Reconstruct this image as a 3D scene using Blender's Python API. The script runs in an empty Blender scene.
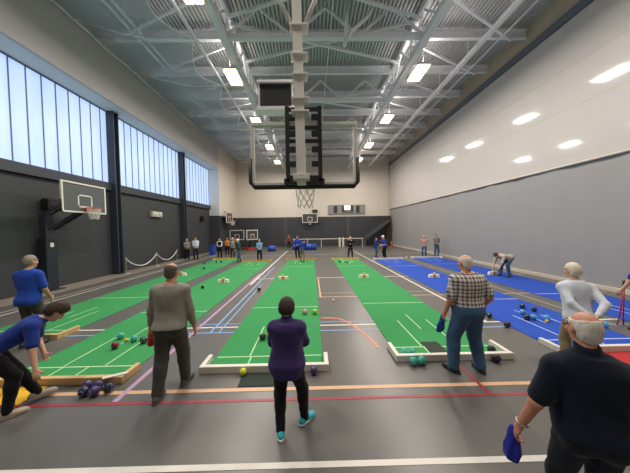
import bpy, bmesh, math, random
import numpy as np
from mathutils import Vector, Matrix
random.seed(7)
SC = bpy.context.scene
COL = SC.collection
PI = math.pi

# ------------------------------------------------------------------ camera
F, PITCH, YAW, ROLL, CAMH = 245.0, 0.0323, 0.0128, -0.0160, 2.146
cy_, sy_ = math.cos(YAW), math.sin(YAW)
FWD = Vector((sy_ * math.cos(PITCH), cy_ * math.cos(PITCH), -math.sin(PITCH)))
R0 = Vector((cy_, -sy_, 0)); U0 = R0.cross(FWD)
RIGHT = math.cos(ROLL) * R0 + math.sin(ROLL) * U0
UP = -math.sin(ROLL) * R0 + math.cos(ROLL) * U0
cam_data = bpy.data.cameras.new('camera')
cam = bpy.data.objects.new('camera', cam_data)
COL.objects.link(cam)
M = Matrix.Identity(4)
for i in range(3):
    M[i][0], M[i][1], M[i][2] = RIGHT[i], UP[i], -FWD[i]
M[2][3] = CAMH
cam.matrix_world = M
cam_data.sensor_fit = 'HORIZONTAL'; cam_data.sensor_width = 36.0
cam_data.lens = F / 630.0 * 36.0
cam_data.clip_start = 0.05; cam_data.clip_end = 200
SC.camera = cam

def fl(px, py, z=0.0):
    """photo pixel -> place on the horizontal plane z (survey of the floor)"""
    d = RIGHT * ((px - 315) / F) + UP * (-(py - 236.5) / F) + FWD
    t = (z - CAMH) / d.z
    return (d.x * t, d.y * t)

# ------------------------------------------------------------------ materials
def lin(c):
    if isinstance(c, str):
        c = c.lstrip('#'); c = [int(c[i:i + 2], 16) / 255 for i in (0, 2, 4)]
    return tuple((x / 12.92 if x <= 0.04045 else ((x + 0.055) / 1.055) ** 2.4) for x in c) + (1.0,)

def mat(name, c, rough=0.6, metal=0.0, var=0.0, scale=8.0, bump=0.0, bscale=None, spec=0.5, emit=0.0, alpha=1.0, sheen=0.0, coat=0.0):
    m = bpy.data.materials.new(name); m.use_nodes = True
    nt = m.node_tree; N = nt.nodes; L = nt.links
    b = N['Principled BSDF']
    b.inputs['Base Color'].default_value = lin(c)
    b.inputs['Roughness'].default_value = rough
    b.inputs['Metallic'].default_value = metal
    b.inputs['Specular IOR Level'].default_value = spec
    if sheen: b.inputs['Sheen Weight'].default_value = sheen
    if coat: b.inputs['Coat Weight'].default_value = coat; b.inputs['Coat Roughness'].default_value = 0.12
    if alpha < 1: b.inputs['Alpha'].default_value = alpha
    if emit:
        b.inputs['Emission Color'].default_value = lin(c); b.inputs['Emission Strength'].default_value = emit
    if var or bump:
        tc = N.new('ShaderNodeTexCoord')
        if var:
            n = N.new('ShaderNodeTexNoise'); n.inputs['Scale'].default_value = scale; n.inputs['Detail'].default_value = 5
            L.new(tc.outputs['Object'], n.inputs['Vector'])
            mx = N.new('ShaderNodeMix'); mx.data_type = 'RGBA'
            lc = lin(c)
            mx.inputs['A'].default_value = tuple(max(0, x * (1 - var)) for x in lc[:3]) + (1,)
            mx.inputs['B'].default_value = tuple(min(1, x * (1 + var)) for x in lc[:3]) + (1,)
            L.new(n.outputs['Fac'], mx.inputs['Factor'])
            L.new(mx.outputs['Result'], b.inputs['Base Color'])
        if bump:
            n2 = N.new('ShaderNodeTexNoise'); n2.inputs['Scale'].default_value = bscale or scale * 6; n2.inputs['Detail'].default_value = 4
            L.new(tc.outputs['Object'], n2.inputs['Vector'])
            bp = N.new('ShaderNodeBump'); bp.inputs['Strength'].default_value = bump; bp.inputs['Distance'].default_value = 0.02
            L.new(n2.outputs['Fac'], bp.inputs['Height']); L.new(bp.outputs['Normal'], b.inputs['Normal'])
    return m

def glassy(name, c, op):
    """thin clear sheet: mostly transparent with a weak glossy/diffuse part"""
    m = bpy.data.materials.new(name); m.use_nodes = True
    nt = m.node_tree; N = nt.nodes; L = nt.links
    N.remove(N['Principled BSDF']); out = N['Material Output']
    t = N.new('ShaderNodeBsdfTransparent'); p = N.new('ShaderNodeBsdfPrincipled')
    p.inputs['Base Color'].default_value = lin(c); p.inputs['Roughness'].default_value = 0.15
    mx = N.new('ShaderNodeMixShader'); mx.inputs[0].default_value = op
    L.new(t.outputs[0], mx.inputs[1]); L.new(p.outputs[0], mx.inputs[2]); L.new(mx.outputs[0], out.inputs['Surface'])
    return m

def netting(name, c, op):
    m = bpy.data.materials.new(name); m.use_nodes = True
    nt = m.node_tree; N = nt.nodes; L = nt.links
    N.remove(N['Principled BSDF']); out = N['Material Output']
    t = N.new('ShaderNodeBsdfTransparent'); d = N.new('ShaderNodeBsdfDiffuse'); d.inputs['Color'].default_value = lin(c)
    tr = N.new('ShaderNodeBsdfTranslucent'); tr.inputs['Color'].default_value = lin(c)
    a = N.new('ShaderNodeMixShader'); a.inputs[0].default_value = 0.4
    L.new(d.outputs[0], a.inputs[1]); L.new(tr.outputs[0], a.inputs[2])
    mx = N.new('ShaderNodeMixShader'); mx.inputs[0].default_value = op
    L.new(t.outputs[0], mx.inputs[1]); L.new(a.outputs[0], mx.inputs[2]); L.new(mx.outputs[0], out.inputs['Surface'])
    return m

def plaid(name, base, dark, mid, per):
    m = bpy.data.materials.new(name); m.use_nodes = True
    nt = m.node_tree; N = nt.nodes; L = nt.links; b = N['Principled BSDF']; b.inputs['Roughness'].default_value = 0.85
    tc = N.new('ShaderNodeTexCoord'); sp = N.new('ShaderNodeSeparateXYZ'); L.new(tc.outputs['Object'], sp.inputs[0])
    def mth(op, a, bb):
        n = N.new('ShaderNodeMath'); n.operation = op
        for i, v in enumerate((a, bb)):
            if isinstance(v, (int, float)): n.inputs[i].default_value = v
            elif v is not None: L.new(v, n.inputs[i])
        return n.outputs[0]
    def stripes(ax, per, duty):
        return mth('LESS_THAN', mth('FRACT', mth('ADD', mth('DIVIDE', ax, per), 10.13), None), duty)
    sx = stripes(sp.outputs['X'], per, 0.42); sz = stripes(sp.outputs['Z'], per, 0.42)
    tx = stripes(sp.outputs['X'], per * 2, 0.1); tz = stripes(sp.outputs['Z'], per * 2, 0.1)
    cur = None
    def mix(fac, a, bcol):
        n = N.new('ShaderNodeMix'); n.data_type = 'RGBA'; L.new(fac, n.inputs['Factor'])
        if isinstance(a, tuple): n.inputs['A'].default_value = a
        else: L.new(a, n.inputs['A'])
        n.inputs['B'].default_value = bcol
        return n.outputs['Result']
    s = mth('MULTIPLY', mth('ADD', sx, sz), 0.5)
    c1 = mix(s, lin(base), lin(dark))
    c2 = mix(mth('MULTIPLY', mth('MAXIMUM', tx, tz), 0.7), c1, lin(mid))
    L.new(c2, b.inputs['Base Color'])
    return m

MT = {}
def addm(k, *a, **kw): MT[k] = mat(k, *a, **kw); return MT[k]

# ------------------------------------------------------------------ mesh helpers
class MB:
    def __init__(s): s.v = []; s.f = []; s.sm = []
    def _add(s, vs, fs, smooth=False):
        o = len(s.v); s.v += [tuple(v) for v in vs]; s.f += [tuple(i + o for i in f) for f in fs]; s.sm += [smooth] * len(fs)
        return s
    def box(s, x0, x1, y0, y1, z0, z1):
        vs = [(x, y, z) for z in (z0, z1) for y in (y0, y1) for x in (x0, x1)]
        return s._add(vs, [(0, 2, 3, 1), (4, 5, 7, 6), (0, 1, 5, 4), (2, 6, 7, 3), (0, 4, 6, 2), (1, 3, 7, 5)])
    def bbox(s, x0, x1, y0, y1, z0, z1, b=0.01):
        bm = bmesh.new(); bmesh.ops.create_cube(bm, size=1.0)
        for v in bm.verts:
            v.co = Vector(((x0 + x1) / 2 + v.co.x * (x1 - x0), (y0 + y1) / 2 + v.co.y * (y1 - y0), (z0 + z1) / 2 + v.co.z * (z1 - z0)))
        b = min(b, 0.45 * min(abs(x1 - x0), abs(y1 - y0), abs(z1 - z0)))
        bmesh.ops.bevel(bm, geom=bm.edges[:], offset=b, segments=2, affect='EDGES', profile=0.6)
        s.frombm(bm); return s
    def frombm(s, bm, smooth=False, mtx=None):
        bm.verts.index_update()
        vs = [(mtx @ v.co if mtx else v.co) for v in bm.verts]
        s._add(vs, [[v.index for v in f.verts] for f in bm.faces], smooth); bm.free(); return s
    def obox(s, c, u, v, w, hu, hv, hw):
        c, u, v, w = Vector(c), Vector(u).normalized(), Vector(v).normalized(), Vector(w).normalized()
        vs = [c + u * a * hu + v * b * hv + w * d * hw for d in (-1, 1) for b in (-1, 1) for a in (-1, 1)]
        return s._add(vs, [(0, 2, 3, 1), (4, 5, 7, 6), (0, 1, 5, 4), (2, 6, 7, 3), (0, 4, 6, 2), (1, 3, 7, 5)])
    def bar(s, a, b, wd, ht=None):
        a, b = Vector(a), Vector(b); ht = ht or wd
        d = (b - a).normalized(); ref = Vector((0, 0, 1)) if abs(d.z) < 0.95 else Vector((0, 1, 0))
        u = d.cross(ref).normalized(); v = u.cross(d)
        return s.obox((a + b) / 2, d, u, v, (b - a).length / 2, wd / 2, ht / 2)
    def tube(s, pts, r, n=10, closed=False, caps=True):
        pts = [Vector(p) for p in pts]; m = len(pts); rs = r if isinstance(r, (list, tuple)) else [r] * m
        vs = []; fs = []; prev = None
        for i, p in enumerate(pts):
            if closed: d = pts[(i + 1) % m] - pts[i - 1]
            else: d = pts[min(i + 1, m - 1)] - pts[max(i - 1, 0)]
            d.normalize()
            if prev is None:
                ref = Vector((0, 0, 1)) if abs(d.z) < 0.9 else Vector((1, 0, 0)); u = d.cross(ref).normalized()
            else: u = (prev - d * prev.dot(d)).normalized()
            prev = u; w = d.cross(u)
            for k in range(n):
                a = 2 * PI * k / n; vs.append(p + (u * math.cos(a) + w * math.sin(a)) * rs[i])
        for i in range(m if closed else m - 1):
            for k in range(n):
                a = i * n + k; b = i * n + (k + 1) % n; j = ((i + 1) % m) * n
                fs.append((a, b, j + (k + 1) % n, j + k))
        s._add(vs, fs, True)
        if not closed and caps:
            o = len(s.v) - len(vs)
            s.f.append(tuple(o + k for k in range(n))[::-1]); s.sm.append(False)
            s.f.append(tuple(o + (m - 1) * n + k for k in range(n))); s.sm.append(False)
        return s
    def lathe(s, prof, c=(0, 0, 0), n=24, smooth=True, axis='Z'):
        vs = []; fs = []; m = len(prof)
        for r, z in prof:
            for k in range(n):
                a = 2 * PI * k / n; x, y = r * math.cos(a), r * math.sin(a)
                p = (x, y, z) if axis == 'Z' else ((z, x, y) if axis == 'X' else (y, z, x))
                vs.append((c[0] + p[0], c[1] + p[1], c[2] + p[2]))
        for i in range(m - 1):
            for k in range(n):
                fs.append((i * n + k, i * n + (k + 1) % n, (i + 1) * n + (k + 1) % n, (i + 1) * n + k))
        fs.append(tuple(range(n))[::-1]); fs.append(tuple((m - 1) * n + k for k in range(n)))
        return s._add(vs, fs, smooth)
    def build(s, name, m, parent=None, loc=None):
        me = bpy.data.meshes.new(name); me.from_pydata(s.v, [], s.f); me.update()
        me.polygons.foreach_set('use_smooth', s.sm)
        me.materials.append(m)
        o = bpy.data.objects.new(name, me); COL.objects.link(o)
        if parent is not None: o.parent = parent
        if loc is not None: o.location = loc
        return o

def tag(o, label=None, cat=None, group=None, kind=None):
    if label: o['label'] = label
    if cat: o['category'] = cat
    if group: o['group'] = group
    if kind: o['kind'] = kind
    return o
def empty(name, loc=(0, 0, 0), rz=0.0, label=None, cat=None, group=None, kind=None):
    o = bpy.data.objects.new(name, None); COL.objects.link(o); o.location = loc; o.rotation_euler = (0, 0, rz)
    o.empty_display_size = 0.1
    return tag(o, label, cat, group, kind)
def struct(o, label=None, cat=None):
    o['kind'] = 'structure'
    if label: o['label'] = label
    if cat: o['category'] = cat
    return o
def copy_tree(o, parent=None):
    c = o.copy(); COL.objects.link(c); c.parent = parent
    for ch in list(o.children): copy_tree(ch, c)
    return c
LAMP_W, UP_W, EXPO = 275.0, 28.0, 0.0
# ------------------------------------------------------------------ the setting
XR, XL, XS, YB, YF = 9.58, -10.06, -9.05, 30.0, -4.0
ZC = 10.9
FAR = 24.3
floor_m = mat('sport_floor', '#615f5b', rough=0.33, var=0.06, scale=1.3, bump=0.015, bscale=60, spec=0.5)
dark_m = mat('dark_block', '#393c40', rough=0.62, var=0.06, scale=3)
def brick_bump(m, sx, sz, ax='YZ'):
    nt = m.node_tree; N = nt.nodes; L = nt.links; b = N['Principled BSDF']
    tc = N.new('ShaderNodeTexCoord'); sp = N.new('ShaderNodeSeparateXYZ'); cb = N.new('ShaderNodeCombineXYZ')
    L.new(tc.outputs['Object'], sp.inputs[0]); L.new(sp.outputs[ax[0]], cb.inputs['X']); L.new(sp.outputs[ax[1]], cb.inputs['Y'])
    br = N.new('ShaderNodeTexBrick'); br.inputs['Scale'].default_value = 1.0
    br.inputs['Brick Width'].default_value = sx; br.inputs['Row Height'].default_value = sz; br.inputs['Mortar Size'].default_value = 0.008
    L.new(cb.outputs[0], br.inputs['Vector'])
    bp = N.new('ShaderNodeBump'); bp.inputs['Strength'].default_value = 0.35; bp.inputs['Distance'].default_value = 0.01; bp.invert = True
    L.new(br.outputs['Fac'], bp.inputs['Height']); L.new(bp.outputs['Normal'], b.inputs['Normal'])
brick_bump(dark_m, 0.4, 0.2)
dark_back = mat('dark_back', '#3a3c40', rough=0.6, var=0.05, scale=2); brick_bump(dark_back, 0.4, 0.2, 'XZ')
cream = mat('cream_paint', '#d8cfc2', rough=0.7, var=0.02, scale=1.5)
soffit_m = mat('bulkhead_paint', '#bab7b7', rough=0.75, var=0.03, scale=1)
reveal_m = mat('reveal_paint', '#d6d6d8', rough=0.7, var=0.02, scale=1)
steel_dark = mat('dark_steel', '#333a45', rough=0.45, var=0.05, scale=3)
white_steel = mat('white_steel', '#eeeef1', rough=0.45, var=0.04, scale=4)
deck_m = mat('roof_deck', '#cccacc', rough=0.6, var=0.04, scale=2)
curtain_m = mat('grey_curtain', '#979696', rough=0.8, var=0.03, scale=0.8, bump=0.06, bscale=3)
vinyl_m = mat('white_vinyl', '#c4c0bd', rough=0.07, var=0.02, scale=0.6, spec=0.5)
trim_m = mat('pale_trim', '#c9c0b4', rough=0.55, var=0.05, scale=3)
conc_m = mat('concrete_strip', '#8d8479', rough=0.55, var=0.1, scale=2.5)
backing_m = mat('brown_band', '#b5a999', rough=0.7, var=0.1, scale=1)  # even tan of the backing wall, seen above the white panels

struct(MB().box(XL - .3, XR + .3, YF - .3, YB + .3, -.2, 0).build('floor', floor_m))
# ceiling: ribbed steel deck running down the hall
d = MB(); p = 0.16; x = XL - .2; zs = []
while x < XR + .2:
    zs += [(x, ZC), (x + .085, ZC), (x + .093, ZC + .12), (x + .152, ZC + .12)]; x += p
vs = [(a, YF - .3, b) for a, b in zs] + [(a, YB + .3, b) for a, b in zs]; n = len(zs)
d._add(vs, [(i, i + 1, n + i + 1, n + i) for i in range(n - 1)])
d.box(XL - .3, XR + .3, YF - .3, YB + .3, ZC + .13, ZC + .25)
struct(d.build('ceiling', deck_m))
# left side: dark lower wall, window alcove above, bulkhead over it
struct(MB().box(XL - .3, XL, YF, FAR, 0, 4.53).build('wall_left', dark_m))
struct(MB().box(XL, XL + .16, YF, FAR, 4.2, 4.56).build('trim_1', steel_dark))
struct(MB().box(XL - .5, XS - .12, YF, FAR, 8.1, 8.25).build('trim_2', reveal_m))
struct(MB().box(XS - .12, XS, YF, FAR, 8.1, ZC).build('wall_left_bulkhead', soffit_m))
struct(MB().box(XL - .3, XS, FAR, FAR + .2, 0, 3.58).build('wall_left_return', dark_back))
struct(MB().box(XL - .5, XS, FAR, FAR + .2, 3.58, ZC).build('wall_left_return_upper', reveal_m))
struct(MB().box(XS - .3, XS, FAR + .2, YB, 0, 3.58).build('wall_left_end', dark_m))
struct(MB().box(XS - .3, XS, FAR + .2, YB, 3.58, ZC).build('wall_left_end_upper', cream))
# back wall
struct(MB().box(XS - .3, XR + .3, YB, YB + .3, 0, 3.58).build('wall_back', dark_back))
struct(MB().box(XS - .3, XR + .3, YB, YB + .3, 3.58, ZC).build('wall_back_upper', cream))
for k, xx in enumerate((-3.2, 4.45)):
    struct(MB().box(xx - .2, xx + .2, YB - .1, YB, 0, 3.5).build('trim_%d' % (3 + k), mat('pilaster%d' % k, '#47494c', rough=.6, var=.04)))
# wall behind the viewer
struct(MB().box(XL - .3, XR + .3, YF - .3, YF, 0, ZC).build('wall_front', mat('front_paint', '#b9b3ab', rough=.8, var=.03)))
# right side: grey curtain wall below, glossy white panels above
g = MB(); rows = 24; ny = 170
for j in range(ny + 1):
    yy = YF + (YB - YF) * j / ny
    for i in range(rows + 1):
        zz = 0.02 + (4.3 - .02) * i / rows
        xx = XR - .05 - .018 * math.sin(yy * 2.1 + .3 * math.sin(zz)) - .012 * math.sin(yy * 5.3 + zz * .4)
        g.v.append((xx, yy, zz))
for j in range(ny):
    for i in range(rows):
        a = j * (rows + 1) + i; g.f.append((a, a + 1, a + rows + 2, a + rows + 1)); g.sm.append(True)
struct(g.build('wall_right', curtain_m))
struct(MB().box(XR, XR + .3, YF, YB, 0, ZC).build('wall_right_backing', backing_m))
w = MB()
for (z0, z1) in ((4.34, 6.36), (6.40, 7.88), (7.92, 9.6)):
    w.box(XR - .04, XR, YF, YB, z0, z1)
struct(w.build('wall_right_upper', vinyl_m))
struct(MB().box(XR - .03, XR - .002, YF, YB, 6.35, 6.41).box(XR - .03, XR - .002, YF, YB, 7.87, 7.93).build('trim_5', trim_m))
struct(MB().tube([(XR - .1, YF, 4.33), (XR - .1, YB - .02, 4.33)], .045, 12).build('trim_6', trim_m))
struct(MB().box(XR - .12, XR, YF, YB, 9.62, 9.92).build('trim_7', mat('dark_band', '#6a717c', rough=.6, var=.05)))
struct(MB().bbox(XR - .14, XR - .06, YF, YB - .02, 0, .14, .012).build('baseboard_right', trim_m))
# concrete edge along the dark wall
struct(MB().box(XL, -9.1, YF, FAR, 0, .012).build('floor_edge_strip', conc_m))
# corner trim at the back right
struct(MB().box(XR - .2, XR - .05, YB - .25, YB - .02, 3.6, 9.7).build('trim_8', trim_m))

# windows: tall translucent panels between dark steel columns
pane_m = bpy.data.materials.new('daylit_panel'); pane_m.use_nodes = True
nt = pane_m.node_tree; N = nt.nodes; L = nt.links; b = N['Principled BSDF']
tc = N.new('ShaderNodeTexCoord'); nz = N.new('ShaderNodeTexNoise'); nz.inputs['Scale'].default_value = .7; nz.inputs['Detail'].default_value = 2
mp = N.new('ShaderNodeMapping'); mp.inputs['Scale'].default_value = (1, 3, .35)
L.new(tc.outputs['Object'], mp.inputs[0]); L.new(mp.outputs[0], nz.inputs['Vector'])
mx = N.new('ShaderNodeMix'); mx.data_type = 'RGBA'; mx.inputs['A'].default_value = lin('#a4c2ee'); mx.inputs['B'].default_value = lin('#cfe2fc')
L.new(nz.outputs['Fac'], mx.inputs['Factor']); L.new(mx.outputs['Result'], b.inputs['Emission Color'])
WIN_E = .95
b.inputs['Emission Strength'].default_value = WIN_E; b.inputs['Base Color'].default_value = lin('#7f93ad'); b.inputs['Roughness'].default_value = .35
mull_m = mat('mullion', '#7276a0', rough=.5, var=.05)
cols = [-0.7, 5.95, 12.55, 19.05]
edges = [YF] + cols + [FAR]
for k in range(len(edges) - 1):
    y0, y1 = edges[k], edges[k + 1]
    fr = empty('window_%d' % (k + 1), (XL + .02, y0, 4.56)); struct(fr)
    H = 8.1 - 4.56
    npan = max(1, round((y1 - y0) / .5)); s = (y1 - y0) / npan
    MB().box(-.06, -.03, 0, y1 - y0, 0, H).build('pane', pane_m, fr)
    m_ = MB()
    for i in range(npan + 1): m_.box(-.035, .0, i * s - .013, i * s + .013, 0, H)
    m_.box(-.035, .01, 0, y1 - y0, 0, .04).box(-.035, .01, 0, y1 - y0, H - .05, H)
    m_.build('frame', mull_m, fr)
for yy in cols:
    c = MB(); xa, xb = XL + .0, XL + .36
    c.box(xa, xb, yy - .17, yy - .12, 0, 8.1).box(xa, xb, yy + .12, yy + .17, 0, 8.1).box(xa + .14, xa + .2, yy - .12, yy + .12, 0, 8.1)
    c.box(xa, xb + .04, yy - .2, yy + .2, 0, .03)
    struct(c.build('column', steel_dark))

# roof steel
def truss(x, y0, y1, zb, zt, name):
    e = empty(name, (x, 0, 0)); struct(e)
    MB().box(-.13, .13, y0, y1, zb - .12, zb + .12).build('chord', white_steel, e)
    MB().box(-.09, .09, y0, y1, zt - .09, zt + .09).build('chord', white_steel, e)
    st = 2.37; k = 0; y = JY0
    wb = MB()
    while y < y1:
        if y > y0:
            wb.bar((0, y, zb), (0, y, zt), .08)
            if y + st < y1:
                wb.bar((0, y, zb), (0, y + st / 2, zt), .07); wb.bar((0, y + st, zb), (0, y + st / 2, zt), .07)
        y += st
    wb.build('web', white_steel, e)
    return e
JY0 = 10.95 - 2.37 * 6
GL, GR = -3.2, 4.5
truss(GL, YF, YB, 9.44, 10.62, 'roof_truss'); truss(GR, YF, YB, 9.44, 10.62, 'roof_truss')
y = JY0; k = 0
while y < YB:
    j = MB()
    j.box(XS, XR, y - .085, y + .085, 10.36, 10.40).box(XS, XR, y - .085, y + .085, 10.70, 10.74).box(XS, XR, y - .012, y + .012, 10.4, 10.7)
    struct(j.build('roof_beam', white_steel))
    if y + 2.37 < YB:
        if k % 2 == 0: a, b_ = (GR + .1, y, 10.2), (8.9, y + 2.37, 10.3)
        else: a, b_ = (GR + .1, y, 10.2), (8.9, y + 2.37, 10.3)
        br = MB().bar(a, b_, .09); br.bar((GL - .1, y, 10.2), (-8.6, y + 2.37, 10.3), .08)
        struct(br.build('roof_brace_beam', white_steel))
    y += 2.37; k += 1
# cross trusses between the two long trusses
for yy in (4.9, 9.7, 14.4, 19.1, 23.8):
    e = empty('cross_truss', (0, yy, 0)); struct(e)
    MB().box(GL, GR, -.09, .09, 9.45, 9.63).build('chord', white_steel, e)
    wb = MB(); n_ = 3; s = (GR - GL) / n_
    for i in range(n_):
        xa = GL + i * s
        wb.bar((xa, 0, 9.55), (xa + s / 2, 0, 10.65), .08); wb.bar((xa + s, 0, 9.55), (xa + s / 2, 0, 10.65), .08)
    wb.build('web', white_steel, e)
for yy in (7.2, 9.7, 14.4):
    br = MB().bar((GL + .2, yy, 10.05), (GR - .2, yy + 2.3, 10.05), .09).bar((GR - .2, yy, 10.15), (GL + .2, yy + 2.3, 10.15), .09)
    struct(br.build('roof_brace_beam', white_steel))
# hanging post with a curved brace below the second cross truss
hp = MB().tube([(1.5, 9.45, 10.7), (1.36, 9.45, 9.02)], .075, 10)
hp.tube([(1.4, 9.45, 9.2), (1.62, 9.45, 9.55), (2.2, 9.45, 10.05), (2.6, 9.45, 10.7)], .07, 10)
struct(hp.build('roof_hanger_beam', white_steel))
# service rails running down the hall
struct(MB().bbox(6.9, 7.08, YF, YB, 9.5, 9.66, .03).build('roof_rail_beam', white_steel))
hg = MB()
y = JY0
while y < YB:
    hg.tube([(7.0, y, 9.6), (7.0, y, 10.38)], .02, 6); y += 2.37
struct(hg.build('roof_rail_hanger_beam', white_steel))
struct(MB().tube([(-4.35, YF, 9.52), (-4.35, YB, 9.52)], .055, 10).build('roof_rail_beam', white_steel))
struct(MB().tube([(.9, YF, 10.3), (.9, YB, 10.3)], .025, 8).tube([(8.3, YF, 10.25), (8.3, YB, 10.25)], .03, 8).build('conduit_beam', white_steel))
struct(MB().tube([(-7.2, YF, 10.28), (-7.2, YB, 10.28)], .05, 8).tube([(-6.9, YF, 10.28), (-6.9, YB, 10.28)], .04, 8).build('conduit_beam', white_steel))

# safety netting slung between the bulkhead and the left rail, one length per cable bay
net_m = netting('white_netting', '#dde6f4', .37)
rope_m = mat('white_rope', '#dfe4ea', rough=.7, var=.05, scale=20)
cyk = [-2.7 + 3.1 * i for i in range(11)]
for i in range(len(cyk) - 1):
    y0, y1 = cyk[i], cyk[i + 1]
    e = empty('ceiling_net', (0, y0, 0), 0, None, 'net', 'ceiling nets over the green mats')
    nu, nv = 18, 16; sh = MB(); edge = []; hem = []
    for b_ in range(nv + 1):
        t = b_ / nv; xe = -4.42 - .55 * math.sin(PI * t) ; 
        for a_ in range(nu + 1):
            u = a_ / nu; xx = (XS + .05) * (1 - u) + xe * u
            zz = 10.28 * (1 - u) + 9.5 * u - .32 * math.sin(PI * t) * math.sin(PI * (u * .5)) - .25 * math.sin(PI * u) + .03 * math.sin(7 * u + 9 * t)
            sh.v.append((xx, t * (y1 - y0), zz))
        edge.append(sh.v[-1]); hem.append(sh.v[-1 - nu])
    for b_ in range(nv):
        for a_ in range(nu):
            q = b_ * (nu + 1) + a_; sh.f.append((q, q + 1, q + nu + 2, q + nu + 1)); sh.sm.append(True)
    sh.build('netting', net_m, e)
    MB().tube(edge, .02, 8).build('edge_rope', rope_m, e)
    MB().tube([(a + .02, b, c) for a, b, c in hem], .06, 8).build('hem', rope_m, e)
    MB().tube([sh.v[j] for j in range(nu + 1)], .022, 6).build('cable', white_steel, e)
    e['label'] = ['ceiling net length behind the viewer, beside the tall windows', 'white safety net nearest the viewer over the left side', 'second white net length from the viewer under the roof',
                  'third white net length from the viewer, beside the bulkhead', 'fourth white ceiling net length from the viewer', 'fifth white ceiling net length from the viewer',
                  'sixth white ceiling net length from the viewer', 'seventh white ceiling net length, far down the hall', 'white ceiling net length second from the far wall',
                  'last white ceiling net length, against the cream far wall'][i]

# ceiling lamps
lamp_m = mat('lamp_diffuser', '#ffdfb4', emit=9.0)
hous_m = mat('lamp_housing', '#d3d3d0', rough=.4, var=.03)
base_lamp = None; LNAMES = {}
ordn = ['first', 'second', 'third', 'fourth', 'fifth', 'sixth']
for side, x, ys in (('left', -3.5, (2.5, 7.3, 11.6, 16.3, 21.3, 26.0)), ('right', 5.0, (2.5, 7.1, 11.4, 16.1, 21.1, 25.5))):
    for i, y in enumerate(ys):
        if base_lamp is None:
            e = empty('ceiling_light')
            MB().bbox(-.32, .32, -.62, .62, 0, .1, .02).build('housing', hous_m, e)
            for sx in (-1, 1): MB().box(sx * .15 - .115, sx * .15 + .115, -.56, .56, -.06, 0).build('diffuser', lamp_m, e)
            for sy in (-.5, .5): MB().tube([(0, sy, .1), (0, sy, 1.13)], .012, 6).build('hanger', white_steel, e)
            base_lamp = e
        else: e = copy_tree(base_lamp)
        e.location = (x, y, 9.2)
        tag(e, 'lit high-bay lamp, %s from the viewer in the %s roof row' % (ordn[i], 'window-side' if side == 'left' else 'curtain-side'), 'light', 'lit ceiling lamps')

# painted court lines, flush on the floor
white_l = mat('line_white', '#d9d4ca', rough=.45, var=.04, scale=5)
orange_l = mat('line_orange', '#d6ab84', rough=.45, var=.05, scale=5)
red_l = mat('line_red', '#a03540', rough=.45, var=.06, scale=5)
blue_l = mat('line_blue', '#7fa6d6', rough=.45, var=.05, scale=5)
pink_l = mat('line_pink', '#b492ae', rough=.45, var=.05, scale=5)
grey_l = mat('line_grey', '#a7a29b', rough=.45, var=.05, scale=5)
def xline(y, x0, x1, w, m, z=.003): return struct(MB().box(x0, x1, y - w / 2, y + w / 2, .0005, z).build('floor_line', m))
def yline(x, y0, y1, w, m, z=.004): return struct(MB().box(x - w / 2, x + w / 2, y0, y1, .0005, z).build('floor_line', m))
xline(2.16, -9, 9.4, .06, white_l)
xline(3.23, -9, 9.4, .07, orange_l)
xline(3.02, -9, 9.4, .045, red_l)
xline(5.36, -9, 9.4, .055, white_l)
xline(5.08, -9, 9.4, .045, blue_l)
xline(5.55, -2.6, 3.9, .035, blue_l)
xline(10.6, -2.6, 9.3, .06, white_l)
xline(7.6, .15, 9.3, .05, orange_l)
xline(8.05, .15, 3.9, .04, grey_l)
xline(20.2, -8.5, 9.3, .08, white_l)
xline(23.0, -8.5, 9.3, .08, orange_l)
yline(-2.52, 3.05, 12, .07, pink_l)
yline(-2.16, 5.1, 14, .05, blue_l)
yline(-1.98, 5.1, 9.5, .035, blue_l)
yline(-2.42, 9.5, 24, .08, white_l, .005)
yline(3.87, 5.36, 24, .075, white_l, .005)
yline(.24, 7.6, 10.6, .05, orange_l)
yline(2.24, 3.02, 3.9, .05, red_l)
yline(6.4, 5, 18, .05, grey_l)
yline(-8.45, YF, 22, .07, grey_l)
yline(-8.15, YF, 22, .05, white_l)
arc = [(.19, 5.8), (.42, 5.79), (.62, 5.72), (.8, 5.5), (.93, 5.2), (1.04, 4.85), (1.11, 4.55), (1.15, 4.3)]
a_ = MB(); w_ = .035
for i, (x, y) in enumerate(arc):
    q = Vector(arc[min(i + 1, len(arc) - 1)]) - Vector(arc[max(i - 1, 0)]); q.normalize(); nrm = Vector((-q.y, q.x))
    for s_ in (-1, 1):
        a_.v.append((x + nrm.x * w_ * s_, y + nrm.y * w_ * s_, .004))
for i in range(len(arc) - 1): a_.f.append((2 * i, 2 * i + 2, 2 * i + 3, 2 * i + 1)); a_.sm.append(False)
struct(a_.build('floor_line', mat('line_coral', '#c9836a', rough=.45, var=.05, scale=5)))
# ------------------------------------------------------------------ mats
def fabric_mat(name, c):
    return mat(name, c, rough=.9, var=.06, scale=1.1, bump=.05, bscale=220, spec=.2)
green_m = fabric_mat('green_felt', '#3c8f54'); blue_m = fabric_mat('blue_felt', '#2c4fae')
gline = mat('mat_line_green', '#b9d9a8', rough=.8, var=.04); bline = mat('mat_line_blue', '#c3d2ee', rough=.8, var=.04)
TH = .01
MATS = [(-7.08, -5.21, 5.0, 17.9), (-4.56, -2.78, 3.5, 16.3), (-1.65, .15, 3.7, 16.8), (1.39, 3.13, 3.9, 16.7), (4.17, 5.98, 4.05, 16.4), (6.88, 8.79, 4.5, 16.8)]
ML = ['long green bowling mat along the dark wall under the windows', 'green bowling mat with teal bowls around a yellow jack',
      'green bowling mat in front of the person in the purple jacket', 'green bowling mat in front of the person in the checked shirt',
      'blue bowling mat beside the green mats, with dark and light blue bowls', 'blue bowling mat along the grey curtain, under the stooping person']
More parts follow.
